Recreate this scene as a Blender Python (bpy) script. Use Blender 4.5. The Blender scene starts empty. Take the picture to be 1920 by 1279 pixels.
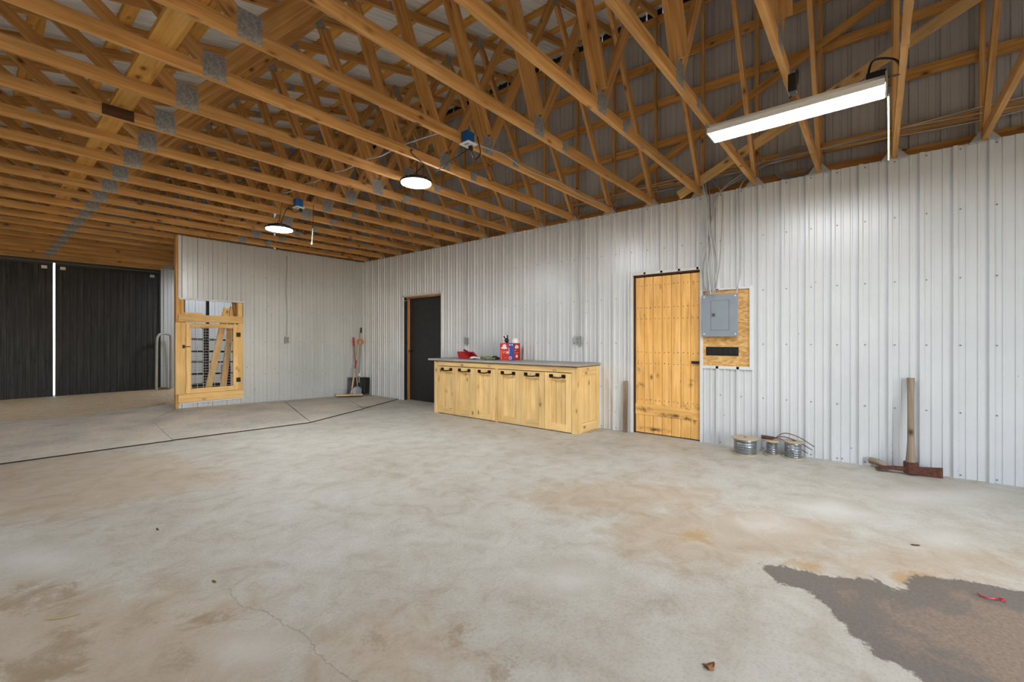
import bpy, math, random
import numpy as np
from mathutils import Vector, Matrix
random.seed(7)
sc = bpy.context.scene
COL = sc.collection
PI = math.pi

# ------------------------------------------------------------------ camera model (metres, room axes)
CF, CYAW, CX0, CY0, CH = 833.5, math.radians(39.43), 960.0, 636.2, 1.276
_c, _s = math.cos(CYAW), math.sin(CYAW)
def ray(x, y):
    a = (x - CX0) / CF
    return Vector((_c + a * _s, _s - a * _c, (CY0 - y) / CF))
def on_z(x, y, z=0.0):
    v = ray(x, y); t = (z - CH) / v.z
    return Vector((v.x * t, v.y * t, z))
def on_x(x, y, X):
    v = ray(x, y); t = X / v.x
    return Vector((X, v.y * t, v.z * t + CH))
def on_y(x, y, Y):
    v = ray(x, y); t = Y / v.y
    return Vector((v.x * t, Y, v.z * t + CH))
FWD = Vector((_c, _s, 0)); RGT = Vector((_s, -_c, 0))

# ------------------------------------------------------------------ materials
def mat(name):
    m = bpy.data.materials.new(name); m.use_nodes = True
    nt = m.node_tree; b = nt.nodes['Principled BSDF']
    return m, nt, b
def N(nt, t, **kw):
    n = nt.nodes.new(t)
    for k, v in kw.items():
        if k in n.inputs: n.inputs[k].default_value = v
        else: setattr(n, k, v)
    return n
def L(nt, a, b): nt.links.new(a, b)
def rgb(r, g, b):
    f = lambda c: (c / 255 / 12.92) if c <= 10 else ((c / 255 + .055) / 1.055) ** 2.4
    return (f(r), f(g), f(b), 1)
def ramp(nt, stops, fac=None, interp='LINEAR'):
    r = nt.nodes.new('ShaderNodeValToRGB'); e = r.color_ramp.elements
    r.color_ramp.interpolation = interp
    while len(e) < len(stops): e.new(0.5)
    for i, (p, c) in enumerate(stops):
        e[i].position = p; e[i].color = c
    if fac is not None: L(nt, fac, r.inputs[0])
    return r
def mixc(nt, fac, a, b, mode='MIX'):
    m = nt.nodes.new('ShaderNodeMix'); m.data_type = 'RGBA'; m.blend_type = mode
    for s, v in ((m.inputs[0], fac), (m.inputs[6], a), (m.inputs[7], b)):
        if hasattr(v, 'is_linked'): L(nt, v, s)
        else: s.default_value = v
    return m.outputs[2]
def mth(nt, op, a, b=0.0, c=0.0, clamp=False):
    m = nt.nodes.new('ShaderNodeMath'); m.operation = op; m.use_clamp = clamp
    for s, v in zip(m.inputs, (a, b, c)):
        if hasattr(v, 'is_linked'): L(nt, v, s)
        else: s.default_value = v
    return m.outputs[0]

def wood(name, dark, mid, light, rough=.65, knots=.5, grain=26, bump=.15, blotch=0.0):
    m, nt, b = mat(name)
    uv = N(nt, 'ShaderNodeUVMap'); oi = N(nt, 'ShaderNodeObjectInfo')
    off = nt.nodes.new('ShaderNodeVectorMath'); off.operation = 'MULTIPLY_ADD'
    L(nt, uv.outputs[0], off.inputs[0]); off.inputs[1].default_value = (1, 1, 1)
    cmb = N(nt, 'ShaderNodeCombineXYZ'); L(nt, mth(nt, 'MULTIPLY', oi.outputs['Random'], 37.0), cmb.inputs[0])
    L(nt, mth(nt, 'MULTIPLY', oi.outputs['Random'], 11.3), cmb.inputs[1]); L(nt, cmb.outputs[0], off.inputs[2])
    mp = N(nt, 'ShaderNodeMapping'); mp.inputs['Scale'].default_value = (1.3, grain, 1); L(nt, off.outputs[0], mp.inputs[0])
    n1 = N(nt, 'ShaderNodeTexNoise', Scale=1.0, Detail=5.0, Roughness=.62, Distortion=.6); L(nt, mp.outputs[0], n1.inputs[0])
    col = ramp(nt, [(.28, dark), (.5, mid), (.75, light)], n1.outputs[0]).outputs[0]
    # knots: stretched cells
    mk = N(nt, 'ShaderNodeMapping'); mk.inputs['Scale'].default_value = (5.0, 9.0, 1); L(nt, off.outputs[0], mk.inputs[0])
    vo = N(nt, 'ShaderNodeTexVoronoi', Scale=1.0, Randomness=1.0); L(nt, mk.outputs[0], vo.inputs[0])
    sep = N(nt, 'ShaderNodeSeparateColor'); L(nt, vo.outputs['Color'], sep.inputs[0])
    pick = mth(nt, 'LESS_THAN', sep.outputs[0], knots)
    kn = mth(nt, 'MULTIPLY', mth(nt, 'MULTIPLY', ramp(nt, [(.07, (1, 1, 1, 1)), (.17, (.35, .35, .35, 1)), (.28, (0, 0, 0, 1))], vo.outputs['Distance']).outputs[0], pick), .9)
    col = mixc(nt, kn, col, (dark[0] * .3, dark[1] * .22, dark[2] * .2, 1))
    n2 = N(nt, 'ShaderNodeTexNoise', Scale=2.2, Detail=2.0); L(nt, off.outputs[0], n2.inputs[0])
    v = mth(nt, 'ADD', mth(nt, 'MULTIPLY', oi.outputs['Random'], .22), mth(nt, 'ADD', mth(nt, 'MULTIPLY', n2.outputs[0], .5), .62))
    vm = N(nt, 'ShaderNodeCombineColor'); [L(nt, v, vm.inputs[i]) for i in range(3)]
    col = mixc(nt, 1.0, col, vm.outputs[0], 'MULTIPLY')
    if blotch > 0:
        n3 = N(nt, 'ShaderNodeTexNoise', Scale=2.6, Detail=6.0, Roughness=.7); L(nt, off.outputs[0], n3.inputs[0])
        col = mixc(nt, mth(nt, 'MULTIPLY', ramp(nt, [(.58, (0, 0, 0, 1)), (.72, (1, 1, 1, 1))], n3.outputs[0]).outputs[0], blotch), col, (dark[0] * .25, dark[1] * .22, dark[2] * .2, 1))
    L(nt, col, b.inputs['Base Color']); b.inputs['Roughness'].default_value = rough
    b.inputs['Specular IOR Level'].default_value = .3
    bp = N(nt, 'ShaderNodeBump', Strength=bump, Distance=.004); L(nt, n1.outputs[0], bp.inputs['Height']); L(nt, bp.outputs[0], b.inputs['Normal'])
    return m
def metal_sheet(name, c, rough=.4, specks=.0, metallic=0.0, var=.10):
    m, nt, b = mat(name)
    tc = N(nt, 'ShaderNodeTexCoord')
    n = N(nt, 'ShaderNodeTexNoise', Scale=1.3, Detail=5.0, Roughness=.6); L(nt, tc.outputs['Object'], n.inputs[0])
    d = tuple(x * (1 - var) for x in c[:3]) + (1,)
    col = ramp(nt, [(.3, d), (.65, c)], n.outputs[0]).outputs[0]
    if specks:
        vo = N(nt, 'ShaderNodeTexVoronoi', Scale=16.0); L(nt, tc.outputs['Object'], vo.inputs[0])
        sp = N(nt, 'ShaderNodeSeparateColor'); L(nt, vo.outputs['Color'], sp.inputs[0])
        zz = N(nt, 'ShaderNodeSeparateXYZ'); L(nt, tc.outputs['Object'], zz.inputs[0])
        low = ramp(nt, [(0.0, (specks * 2.2,) * 3 + (1,)), (.25, (specks,) * 3 + (1,)), (1.0, (specks * .35,) * 3 + (1,))], mth(nt, 'MULTIPLY', zz.outputs[2], .5)).outputs[0]
        f = mth(nt, 'MULTIPLY', mth(nt, 'LESS_THAN', sp.outputs[0], low), mth(nt, 'LESS_THAN', vo.outputs['Distance'], .13))
        col = mixc(nt, mth(nt, 'MULTIPLY', f, .75), col, rgb(92, 70, 48))
    L(nt, col, b.inputs['Base Color']); b.inputs['Roughness'].default_value = rough; b.inputs['Metallic'].default_value = metallic
    return m
def plain(name, c, rough=.5, metallic=0.0, var=0.12, scale=9.0, emit=None):
    m, nt, b = mat(name)
    tc = N(nt, 'ShaderNodeTexCoord'); n = N(nt, 'ShaderNodeTexNoise', Scale=scale, Detail=4.0); L(nt, tc.outputs['Object'], n.inputs[0])
    d = tuple(x * (1 - var) for x in c[:3]) + (1,); e = tuple(min(1, x * (1 + var)) for x in c[:3]) + (1,)
    L(nt, ramp(nt, [(.3, d), (.7, e)], n.outputs[0]).outputs[0], b.inputs['Base Color'])
    b.inputs['Roughness'].default_value = rough; b.inputs['Metallic'].default_value = metallic
    if emit:
        b.inputs['Emission Color'].default_value = emit[0]; b.inputs['Emission Strength'].default_value = emit[1]
    return m
M = {}
M['truss'] = wood('truss_pine', rgb(172, 120, 62), rgb(206, 154, 90), rgb(228, 182, 120), knots=.42)
M['girt'] = wood('girt_pine', rgb(172, 118, 58), rgb(208, 154, 84), rgb(228, 182, 114), knots=.45)
M['purlin'] = wood('purlin_pine', rgb(190, 130, 54), rgb(222, 164, 80), rgb(236, 188, 108), knots=.35)
M['lumber'] = wood('pale_lumber', rgb(206, 160, 98), rgb(230, 188, 124), rgb(240, 204, 142), knots=.4, grain=22)
M['pine'] = wood('cabinet_pine', rgb(212, 170, 108), rgb(232, 196, 134), rgb(242, 212, 156), knots=.5, grain=20, rough=.5)
M['doorpine'] = wood('door_pine', rgb(204, 150, 80), rgb(230, 178, 104), rgb(242, 198, 130), knots=.5, grain=18, rough=.4, blotch=.0)
nt = M['doorpine'].node_tree; b = nt.nodes['Principled BSDF']; src = b.inputs['Base Color'].links[0].from_socket
tc = N(nt, 'ShaderNodeTexCoord'); pn = N(nt, 'ShaderNodeTexNoise', Scale=13.0, Detail=7.0, Roughness=.7); L(nt, tc.outputs['Object'], pn.inputs[0])
sp = N(nt, 'ShaderNodeSeparateXYZ'); L(nt, tc.outputs['Object'], sp.inputs[0]); tot = None
for (yc, zc_, ry, rz) in ((1.83, .72, .07, .07), (1.83, .41, .16, .05), (2.45, .33, .15, .06), (2.52, .90, .04, .12), (2.50, .64, .08, .07), (2.1, .28, .22, .04), (2.3, .07, .3, .04), (1.86, .27, .1, .05)):
    e = mth(nt, 'ADD', mth(nt, 'POWER', mth(nt, 'ABSOLUTE', mth(nt, 'DIVIDE', mth(nt, 'SUBTRACT', sp.outputs[1], yc), ry)), 2.0), mth(nt, 'POWER', mth(nt, 'ABSOLUTE', mth(nt, 'DIVIDE', mth(nt, 'SUBTRACT', sp.outputs[2], zc_), rz)), 2.0))
    q = mth(nt, 'SUBTRACT', 1.0, mth(nt, 'SQRT', e), clamp=True); tot = q if tot is None else mth(nt, 'MAXIMUM', tot, q)
f_ = mth(nt, 'MULTIPLY', mth(nt, 'MULTIPLY', tot, ramp(nt, [(.42, (0, 0, 0, 1)), (.62, (1, 1, 1, 1))], pn.outputs[0]).outputs[0]), 1.1, clamp=True)
L(nt, mixc(nt, f_, src, rgb(58, 38, 22)), b.inputs['Base Color'])
M['rawwood'] = wood('raw_jamb', rgb(150, 96, 56), rgb(186, 130, 84), rgb(206, 152, 106), knots=.2)
M['darkwood'] = wood('old_board', rgb(54, 34, 18), rgb(78, 50, 28), rgb(96, 64, 38), knots=.2)
M['greywood'] = wood('weathered_wood', rgb(104, 90, 76), rgb(140, 124, 106), rgb(166, 150, 132), knots=.15, rough=.85)
M['handle'] = wood('tool_handle', rgb(176, 146, 108), rgb(204, 176, 138), rgb(220, 196, 162), knots=.05)
M['blackboard'] = wood('black_boards', rgb(30, 30, 32), rgb(48, 48, 50), rgb(70, 67, 64), knots=.2, rough=.6)
M['liner'] = metal_sheet('white_steel_liner', rgb(212, 215, 218), .31, specks=.05, metallic=.08)
M['liner_dirty'] = metal_sheet('white_steel_liner_specked', rgb(208, 212, 214), .29, specks=.16, metallic=.3)
M['siding'] = metal_sheet('grey_steel_siding', rgb(190, 188, 184), .5)
M['roof'] = metal_sheet('steel_roof_underside', rgb(232, 232, 228), .42, metallic=.0)
M['trim'] = plain('white_trim', rgb(214, 217, 221), .35, var=.05)
M['galv'] = plain('galvanised_plate', rgb(158, 158, 156), .5, metallic=.25, var=.3, scale=60)
M['bracket'] = plain('zinc_bracket', rgb(190, 192, 192), .4, metallic=.5)
M['black'] = plain('black_metal', rgb(24, 23, 23), .45)
M['blackpl'] = plain('black_plastic', rgb(20, 21, 23), .4, var=.2)
M['iron'] = plain('dark_bronze_pull', rgb(48, 34, 26), .4, metallic=.7)
M['dooredblack'] = plain('black_painted_door', rgb(32, 33, 36), .5, var=.35, scale=14)
M['steel'] = plain('panel_grey', rgb(136, 146, 156), .42, var=.04)
M['boxgrey'] = plain('outlet_grey', rgb(126, 130, 132), .45, metallic=.3)
M['cable'] = plain('cable_jacket', rgb(184, 185, 184), .5)
M['cablegrey'] = plain('cable_grey', rgb(150, 150, 148), .5)
M['blue'] = plain('blue_box', rgb(12, 92, 160), .4, var=.05)
M['white'] = plain('white_plastic', rgb(226, 228, 228), .4, var=.04)
M['red'] = plain('red_plastic', rgb(176, 22, 34), .35, var=.1)
M['boxred'] = plain('red_carton', rgb(204, 48, 48), .5, var=.06)
M['boxdark'] = plain('dark_red_carton', rgb(176, 36, 44), .5, var=.06)
M['boxblue'] = plain('blue_carton', rgb(24, 84, 168), .5, var=.06)
M['orange'] = plain('orange_print', rgb(232, 120, 70), .5)
M['green'] = plain('green_glove', rgb(104, 114, 72), .8, var=.4, scale=60)
M['soil'] = plain('brown_soil', rgb(104, 82, 58), .9, var=.4, scale=30)
M['rust'] = plain('rusty_iron', rgb(88, 50, 38), .85, var=.4, scale=40)
M['wire'] = plain('fence_wire', rgb(150, 154, 158), .35, metallic=.75, var=.25, scale=60)
M['spool'] = plain('fibreboard_flange', rgb(176, 160, 136), .8, var=.15)
M['counter'] = plain('grey_counter', rgb(158, 154, 148), .55, var=.12, scale=6)
M['pipe'] = plain('pale_pipe', rgb(170, 168, 162), .5, metallic=.3)
M['orangeplastic'] = plain('orange_grip', rgb(206, 132, 66), .5)
M['leaf'] = plain('dry_leaf', rgb(120, 78, 40), .8, var=.3)
M['straw'] = plain('straw', rgb(188, 170, 132), .8)
M['leafstraw'] = plain('dull_straw', rgb(172, 150, 112), .85)
M['rubber'], nt, b = mat('rubber_mat')
tc = N(nt, 'ShaderNodeTexCoord')
n1 = N(nt, 'ShaderNodeTexNoise', Scale=1.6, Detail=7.0, Roughness=.65); L(nt, tc.outputs['Object'], n1.inputs[0])
n2 = N(nt, 'ShaderNodeTexNoise', Scale=26.0, Detail=5.0); L(nt, tc.outputs['Object'], n2.inputs[0])
c1 = ramp(nt, [(.34, rgb(160, 155, 146)), (.5, rgb(184, 176, 163)), (.68, rgb(202, 189, 169))], n1.outputs[0]).outputs[0]
c1 = mixc(nt, mth(nt, 'MULTIPLY', ramp(nt, [(.45, (0, 0, 0, 1)), (.75, (1, 1, 1, 1))], n2.outputs[0]).outputs[0], .4), c1, rgb(216, 202, 178))
geo = N(nt, 'ShaderNodeNewGeometry'); sx = N(nt, 'ShaderNodeSeparateXYZ'); L(nt, geo.outputs['Normal'], sx.inputs[0])
c1 = mixc(nt, mth(nt, 'GREATER_THAN', sx.outputs[2], .6), rgb(34, 30, 26), c1)
L(nt, c1, b.inputs['Base Color']); b.inputs['Roughness'].default_value = .8
# OSB
M['osb'], nt, b = mat('strand_board')
tc = N(nt, 'ShaderNodeTexCoord'); mp = N(nt, 'ShaderNodeMapping'); mp.inputs['Scale'].default_value = (14, 14, 34); mp.inputs['Rotation'].default_value = (.8, .3, .2); L(nt, tc.outputs['Object'], mp.inputs[0])
vo = N(nt, 'ShaderNodeTexVoronoi', Scale=1.4); L(nt, mp.outputs[0], vo.inputs[0])
sp = N(nt, 'ShaderNodeSeparateColor'); L(nt, vo.outputs['Color'], sp.inputs[0])
nz = N(nt, 'ShaderNodeTexNoise', Scale=2.0, Detail=6.0, Distortion=2.0); L(nt, mp.outputs[0], nz.inputs[0])
L(nt, ramp(nt, [(.0, rgb(164, 116, 58)), (.5, rgb(206, 160, 96)), (1, rgb(228, 190, 128))], mth(nt, 'ADD', mth(nt, 'MULTIPLY', sp.outputs[0], .6), mth(nt, 'MULTIPLY', nz.outputs[0], .45))).outputs[0], b.inputs['Base Color']); b.inputs['Roughness'].default_value = .6
# lamp lens
def lens(name, s, c=(.93, .97, 1.02, 1)):
    m, nt, b = mat(name); b.inputs['Base Color'].default_value = (.9, .9, .9, 1)
    b.inputs['Emission Color'].default_value = c; b.inputs['Emission Strength'].default_value = s
    return m
LED_S, UFO_S = 64.0, 160.0
M['led'] = lens('led_lens', LED_S); M['led_fill'] = lens('fill_led_lens', 15.0); M['ufo'] = lens('ufo_lens', UFO_S)  # the weaker lens serves only the rear lamps added for fill
# concrete floor: measured stains come in as signed distances (metres) stored on the mesh
M['floor'], nt, b = mat('stained_concrete')
tc = N(nt, 'ShaderNodeTexCoord')
def attr(n): return N(nt, 'ShaderNodeAttribute', attribute_name=n).outputs['Fac']
big = N(nt, 'ShaderNodeTexNoise', Scale=.9, Detail=8.0, Roughness=.62); L(nt, tc.outputs['Object'], big.inputs[0])
med = N(nt, 'ShaderNodeTexNoise', Scale=5.0, Detail=8.0, Roughness=.68, Distortion=.5); L(nt, tc.outputs['Object'], med.inputs[0])
fin = N(nt, 'ShaderNodeTexNoise', Scale=60.0, Detail=6.0, Roughness=.7); L(nt, tc.outputs['Object'], fin.inputs[0])
c0 = ramp(nt, [(.33, rgb(164, 153, 136)), (.47, rgb(181, 176, 164)), (.62, rgb(192, 191, 183))], big.outputs[0]).outputs[0]
c1 = ramp(nt, [(.32, rgb(152, 138, 117)), (.5, rgb(181, 176, 165)), (.7, rgb(198, 197, 189))], med.outputs[0]).outputs[0]
col = mixc(nt, .5, c0, c1)
fg = ramp(nt, [(.36, (.74, .72, .68, 1)), (.5, (.98, .98, .97, 1)), (.7, (1.06, 1.06, 1.06, 1))], fin.outputs[0]).outputs[0]
col = mixc(nt, .55, col, fg, 'MULTIPLY')
warp = mth(nt, 'MULTIPLY', mth(nt, 'SUBTRACT', med.outputs[0], .5), .55)
warpf = mth(nt, 'MULTIPLY', mth(nt, 'SUBTRACT', fin.outputs[0], .5), .10)
def sdf(name, w=1.0, wf=1.0):
    return mth(nt, 'ADD', attr(name), mth(nt, 'ADD', mth(nt, 'MULTIPLY', warp, w), mth(nt, 'MULTIPLY', warpf, wf)))
def mask(d, a, bb):  # 1 where d < a, 0 where d > bb
    r = N(nt, 'ShaderNodeMapRange'); r.interpolation_type = 'SMOOTHSTEP'
    L(nt, d, r.inputs[0]); r.inputs[1].default_value = a; r.inputs[2].default_value = bb; r.inputs[3].default_value = 1; r.inputs[4].default_value = 0
    return r.outputs[0]
# broad tan tint, pale scour marks, ochre spill
col = mixc(nt, mth(nt, 'MULTIPLY', mask(sdf('tan', 1.8), -.15, .3), .6), col, mixc(nt, med.outputs[0], rgb(150, 126, 98), rgb(196, 178, 152)))
col = mixc(nt, mth(nt, 'MULTIPLY', mask(sdf('pale', 1.3), -.16, .10), .5), col, rgb(214, 212, 206))
col = mixc(nt, mth(nt, 'MULTIPLY', mask(sdf('ochre', .5), -.06, .06), .6), col, rgb(172, 136, 78))
# dark stain, darker rim
ds = sdf('stain', .45, .6)
stc = mixc(nt, mask(mth(nt, 'ADD', ds, mth(nt, 'MULTIPLY', warp, 1.4)), -.34, -.1), rgb(106, 97, 89), mixc(nt, fin.outputs[0], rgb(118, 98, 83), rgb(150, 132, 114)))
stc = mixc(nt, .8, stc, ramp(nt, [(.35, (.7, .68, .66, 1)), (.65, (1.1, 1.1, 1.1, 1))], fin.outputs[0]).outputs[0], 'MULTIPLY')
col = mixc(nt, mth(nt, 'MULTIPLY', mask(ds, -.012, .012), .92), col, stc)
# caked dirt
col = mixc(nt, mth(nt, 'MULTIPLY', mth(nt, 'MULTIPLY', mask(sdf('dirt', .8, 2.6), -.05, .05), ramp(nt, [(.36, (.25, .25, .25, 1)), (.58, (1, 1, 1, 1))], fin.outputs[0]).outputs[0]), .8), col, mixc(nt, fin.outputs[0], rgb(84, 66, 46), rgb(178, 152, 114)))
# hairline crack
cr = mth(nt, 'ABSOLUTE', mth(nt, 'ADD', attr('crack'), mth(nt, 'MULTIPLY', warp, .18)))
col = mixc(nt, mth(nt, 'MULTIPLY', mask(cr, .0005, .004), .45), col, rgb(104, 90, 74))
# earth beyond the mats
earth = ramp(nt, [(.3, rgb(142, 122, 98)), (.48, rgb(186, 164, 134)), (.6, rgb(202, 182, 152)), (.72, rgb(222, 206, 174))], mth(nt, 'ADD', mth(nt, 'MULTIPLY', fin.outputs[0], .55), mth(nt, 'MULTIPLY', med.outputs[0], .45))).outputs[0]
me_ = mask(sdf('earth', .6), -.05, .1)
col = mixc(nt, me_, col, earth)
L(nt, col, b.inputs['Base Color']); b.inputs['Roughness'].default_value = .62; b.inputs['Specular IOR Level'].default_value = .35
bp = N(nt, 'ShaderNodeBump', Strength=.35, Distance=.006)
L(nt, mth(nt, 'ADD', fin.outputs[0], mth(nt, 'MULTIPLY', me_, mth(nt, 'MULTIPLY', med.outputs[0], 4.0))), bp.inputs['Height']); L(nt, bp.outputs[0], b.inputs['Normal'])

# ------------------------------------------------------------------ mesh builder
class MB:
    def __init__(s): s.v = []; s.f = []; s.uv = []; s.mi = []; s.cur = 0
    def quad(s, pts, uvs=None):
        i = len(s.v); s.v += [tuple(p) for p in pts]; s.f.append(tuple(range(i, i + len(pts))))
        s.uv.append(uvs or [(0, 0)] * len(pts)); s.mi.append(s.cur)
    def beam(s, p0, p1, w, d, up=(0, 0, 1), off=(0, 0)):
        """box from p0 to p1; w across (side axis), d along the 'up' axis; off shifts the section"""
        p0, p1 = Vector(p0), Vector(p1); a = (p1 - p0); ln = a.length; a.normalize()
        side = a.cross(Vector(up)); side = side.normalized() if side.length > 1e-6 else Vector((1, 0, 0))
        u = side.cross(a).normalized()
        c = [(-w / 2 + off[0], -d / 2 + off[1]), (w / 2 + off[0], -d / 2 + off[1]), (w / 2 + off[0], d / 2 + off[1]), (-w / 2 + off[0], d / 2 + off[1])]
        A = [p0 + side * x + u * y for x, y in c]; B = [p1 + side * x + u * y for x, y in c]
        r = random.random() * 9; vv = 0.0
        i0 = len(s.v); s.v += [tuple(p) for p in A + B]
        for k in range(4):
            k2 = (k + 1) % 4; wd = (A[k2] - A[k]).length
            s.f.append((i0 + k, i0 + k2, i0 + 4 + k2, i0 + 4 + k)); s.uv.append([(r, vv), (r, vv + wd), (r + ln, vv + wd), (r + ln, vv)]); s.mi.append(s.cur); vv += wd + .013
        s.f.append((i0 + 3, i0 + 2, i0 + 1, i0)); s.uv.append([(r, 0), (r, w), (r + d, w), (r + d, 0)]); s.mi.append(s.cur)
        s.f.append((i0 + 4, i0 + 5, i0 + 6, i0 + 7)); s.uv.append([(r, 0), (r, w), (r + d, w), (r + d, 0)]); s.mi.append(s.cur)
    def box(s, x0, x1, y0, y1, z0, z1):
        dx, dy, dz = x1 - x0, y1 - y0, z1 - z0; m = max(dx, dy, dz)
        cx, cy, cz = (x0 + x1) / 2, (y0 + y1) / 2, (z0 + z1) / 2
        if m == dx: s.beam((x0, cy, cz), (x1, cy, cz), dy, dz, (0, 0, 1))
        elif m == dy: s.beam((cx, y0, cz), (cx, y1, cz), dx, dz, (0, 0, 1))
        else: s.beam((cx, cy, z0), (cx, cy, z1), dy, dx, (1, 0, 0))
    def tube(s, pts, r, n=8, closed=False, r1=None):
        pts = [Vector(p) for p in pts]; m = len(pts)
        t = [(pts[min(i + 1, m - 1)] - pts[max(i - 1, 0)]).normalized() for i in range(m)]
        ref = Vector((0, 0, 1)) if abs(t[0].z) < .9 else Vector((1, 0, 0))
        u = t[0].cross(ref).normalized(); i0 = len(s.v); acc = 0
        for i in range(m):
            u = (u - t[i] * u.dot(t[i])).normalized(); w = t[i].cross(u)
            rr = r if r1 is None else r + (r1 - r) * i / (m - 1)
            if hasattr(r, '__len__'): rr = r[i]
            for k in range(n):
                a = 2 * PI * k / n; s.v.append(tuple(pts[i] + u * (math.cos(a) * rr) + w * (math.sin(a) * rr)))
        for i in range(m - 1):
            ln = (pts[i + 1] - pts[i]).length
            for k in range(n):
                k2 = (k + 1) % n
                s.f.append((i0 + i * n + k, i0 + i * n + k2, i0 + (i + 1) * n + k2, i0 + (i + 1) * n + k)); s.mi.append(s.cur)
                s.uv.append([(acc, k * .01), (acc, k * .01 + .01), (acc + ln, k * .01 + .01), (acc + ln, k * .01)])
            acc += ln
        for e, rev in ((0, True), (m - 1, False)):
            idx = [i0 + e * n + k for k in range(n)]
            s.f.append(tuple(reversed(idx) if rev else idx)); s.uv.append([(0, 0)] * n); s.mi.append(s.cur)
    def lathe(s, c, prof, n=28):
        """profile of (radius, z) from bottom to top round the vertical axis through c"""
        c = Vector(c); i0 = len(s.v)
        for r, z in prof:
            for k in range(n):
                a = 2 * PI * k / n; s.v.append((c.x + math.cos(a) * r, c.y + math.sin(a) * r, c.z + z))
        for i in range(len(prof) - 1):
            for k in range(n):
                k2 = (k + 1) % n
                s.f.append((i0 + i * n + k, i0 + i * n + k2, i0 + (i + 1) * n + k2, i0 + (i + 1) * n + k)); s.uv.append([(0, 0)] * 4); s.mi.append(s.cur)
        for e, rev in ((0, True), (len(prof) - 1, False)):
            if prof[e][0] > 1e-5:
                idx = [i0 + e * n + k for k in range(n)]
                s.f.append(tuple(reversed(idx) if rev else idx)); s.uv.append([(0, 0)] * n); s.mi.append(s.cur)
    def prism(s, poly, d):
        """closed polygon (3-D points, one plane) pushed along vector d"""
        d = Vector(d); A = [Vector(p) for p in poly]; B = [p + d for p in A]; n = len(A); i0 = len(s.v)
        s.v += [tuple(p) for p in A + B]; r = random.random() * 5
        w = (A[1] - A[0]).normalized()
        uvp = lambda p: ((p - A[0]).dot(w) + r, (p - A[0] - w * (p - A[0]).dot(w)).length)
        s.f.append(tuple(i0 + k for k in reversed(range(n)))); s.uv.append([uvp(A[k]) for k in reversed(range(n))]); s.mi.append(s.cur)
        s.f.append(tuple(i0 + n + k for k in range(n))); s.uv.append([uvp(A[k]) for k in range(n)]); s.mi.append(s.cur)
        for k in range(n):
            k2 = (k + 1) % n; ln = (A[k2] - A[k]).length
            s.f.append((i0 + k, i0 + k2, i0 + n + k2, i0 + n + k)); s.uv.append([(r, 0), (r + ln, 0), (r + ln, d.length), (r, d.length)]); s.mi.append(s.cur)
    def build(s, name, m, parent=None, bevel=0.0, smooth=False, fix=False):
        me = bpy.data.meshes.new(name); me.from_pydata(s.v, [], s.f)
        for x in (m if isinstance(m, (list, tuple)) else [m]): me.materials.append(x)
        ul = me.uv_layers.new(name='UVMap')
        ul.data.foreach_set('uv', [c for f in s.uv for p in f for c in p])
        me.polygons.foreach_set('material_index', s.mi)
        if smooth: me.polygons.foreach_set('use_smooth', [True] * len(s.f))
        me.update()
        if fix:
            import bmesh
            bm = bmesh.new(); bm.from_mesh(me); bmesh.ops.recalc_face_normals(bm, faces=bm.faces); bm.to_mesh(me); bm.free()
        o = bpy.data.objects.new(name, me); COL.objects.link(o)
        if parent is not None:
            o.parent = parent
            o.matrix_parent_inverse = parent.matrix_basis.inverted()
        if bevel:
            md = o.modifiers.new('edge', 'BEVEL'); md.width = bevel; md.segments = 2; md.limit_method = 'ANGLE'
        if smooth:
            try: me.set_sharp_from_angle(angle=math.radians(40))
            except Exception: pass
        return o
def tag(o, label, cat, group=None, kind=None):
    o['label'] = label
    if cat: o['category'] = cat
    if group: o['group'] = group
    if kind: o['kind'] = kind
    return o
def thing(name, loc, label, cat, group=None, kind=None):
    o = bpy.data.objects.new(name, None); o.empty_display_size = .1; o.location = loc; COL.objects.link(o)
    return tag(o, label, cat, group, kind)
def B(name, m, parent, *boxes, bevel=0.0):
    mb = MB()
    for q in boxes: mb.box(*q)
    return mb.build(name, m, parent, bevel)
def T(name, m, parent, pts, r, n=8, smooth=True):
    mb = MB(); mb.tube(pts, r, n); return mb.build(name, m, parent, smooth=smooth)
def curve(pts, n=8):
    """smooth Catmull-Rom through pts"""
    P = [Vector(p) for p in pts]; P = [P[0] * 2 - P[1]] + P + [P[-1] * 2 - P[-2]]; out = []
    for i in range(1, len(P) - 2):
        a, b_, c, d = P[i - 1:i + 3]
        for k in range(n):
            t = k / n
            out.append(.5 * ((2 * b_) + (c - a) * t + (2 * a - 5 * b_ + 4 * c - d) * t * t + (3 * b_ - a - 3 * c + d) * t ** 3))
    return out + [P[-2]]
def dup(root, move, name=None):
    """copy a thing with copies of its parts and sub-parts"""
    r = root.copy(); COL.objects.link(r); r.location = Vector(root.location) + Vector(move)
    for ch in list(root.children):
        c = ch.copy(); COL.objects.link(c); c.parent = r; c.matrix_parent_inverse = ch.matrix_parent_inverse.copy()
        for g in list(ch.children):
            d = g.copy(); COL.objects.link(d); d.parent = c; d.matrix_parent_inverse = g.matrix_parent_inverse.copy()
    return r
ORD = ['first', 'second', 'third', 'fourth', 'fifth', 'sixth', 'seventh', 'eighth', 'ninth', 'tenth', 'eleventh', 'twelfth', 'thirteenth', 'fourteenth', 'fifteenth', 'sixteenth', 'seventeenth', 'eighteenth', 'nineteenth', 'twentieth']

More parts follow.
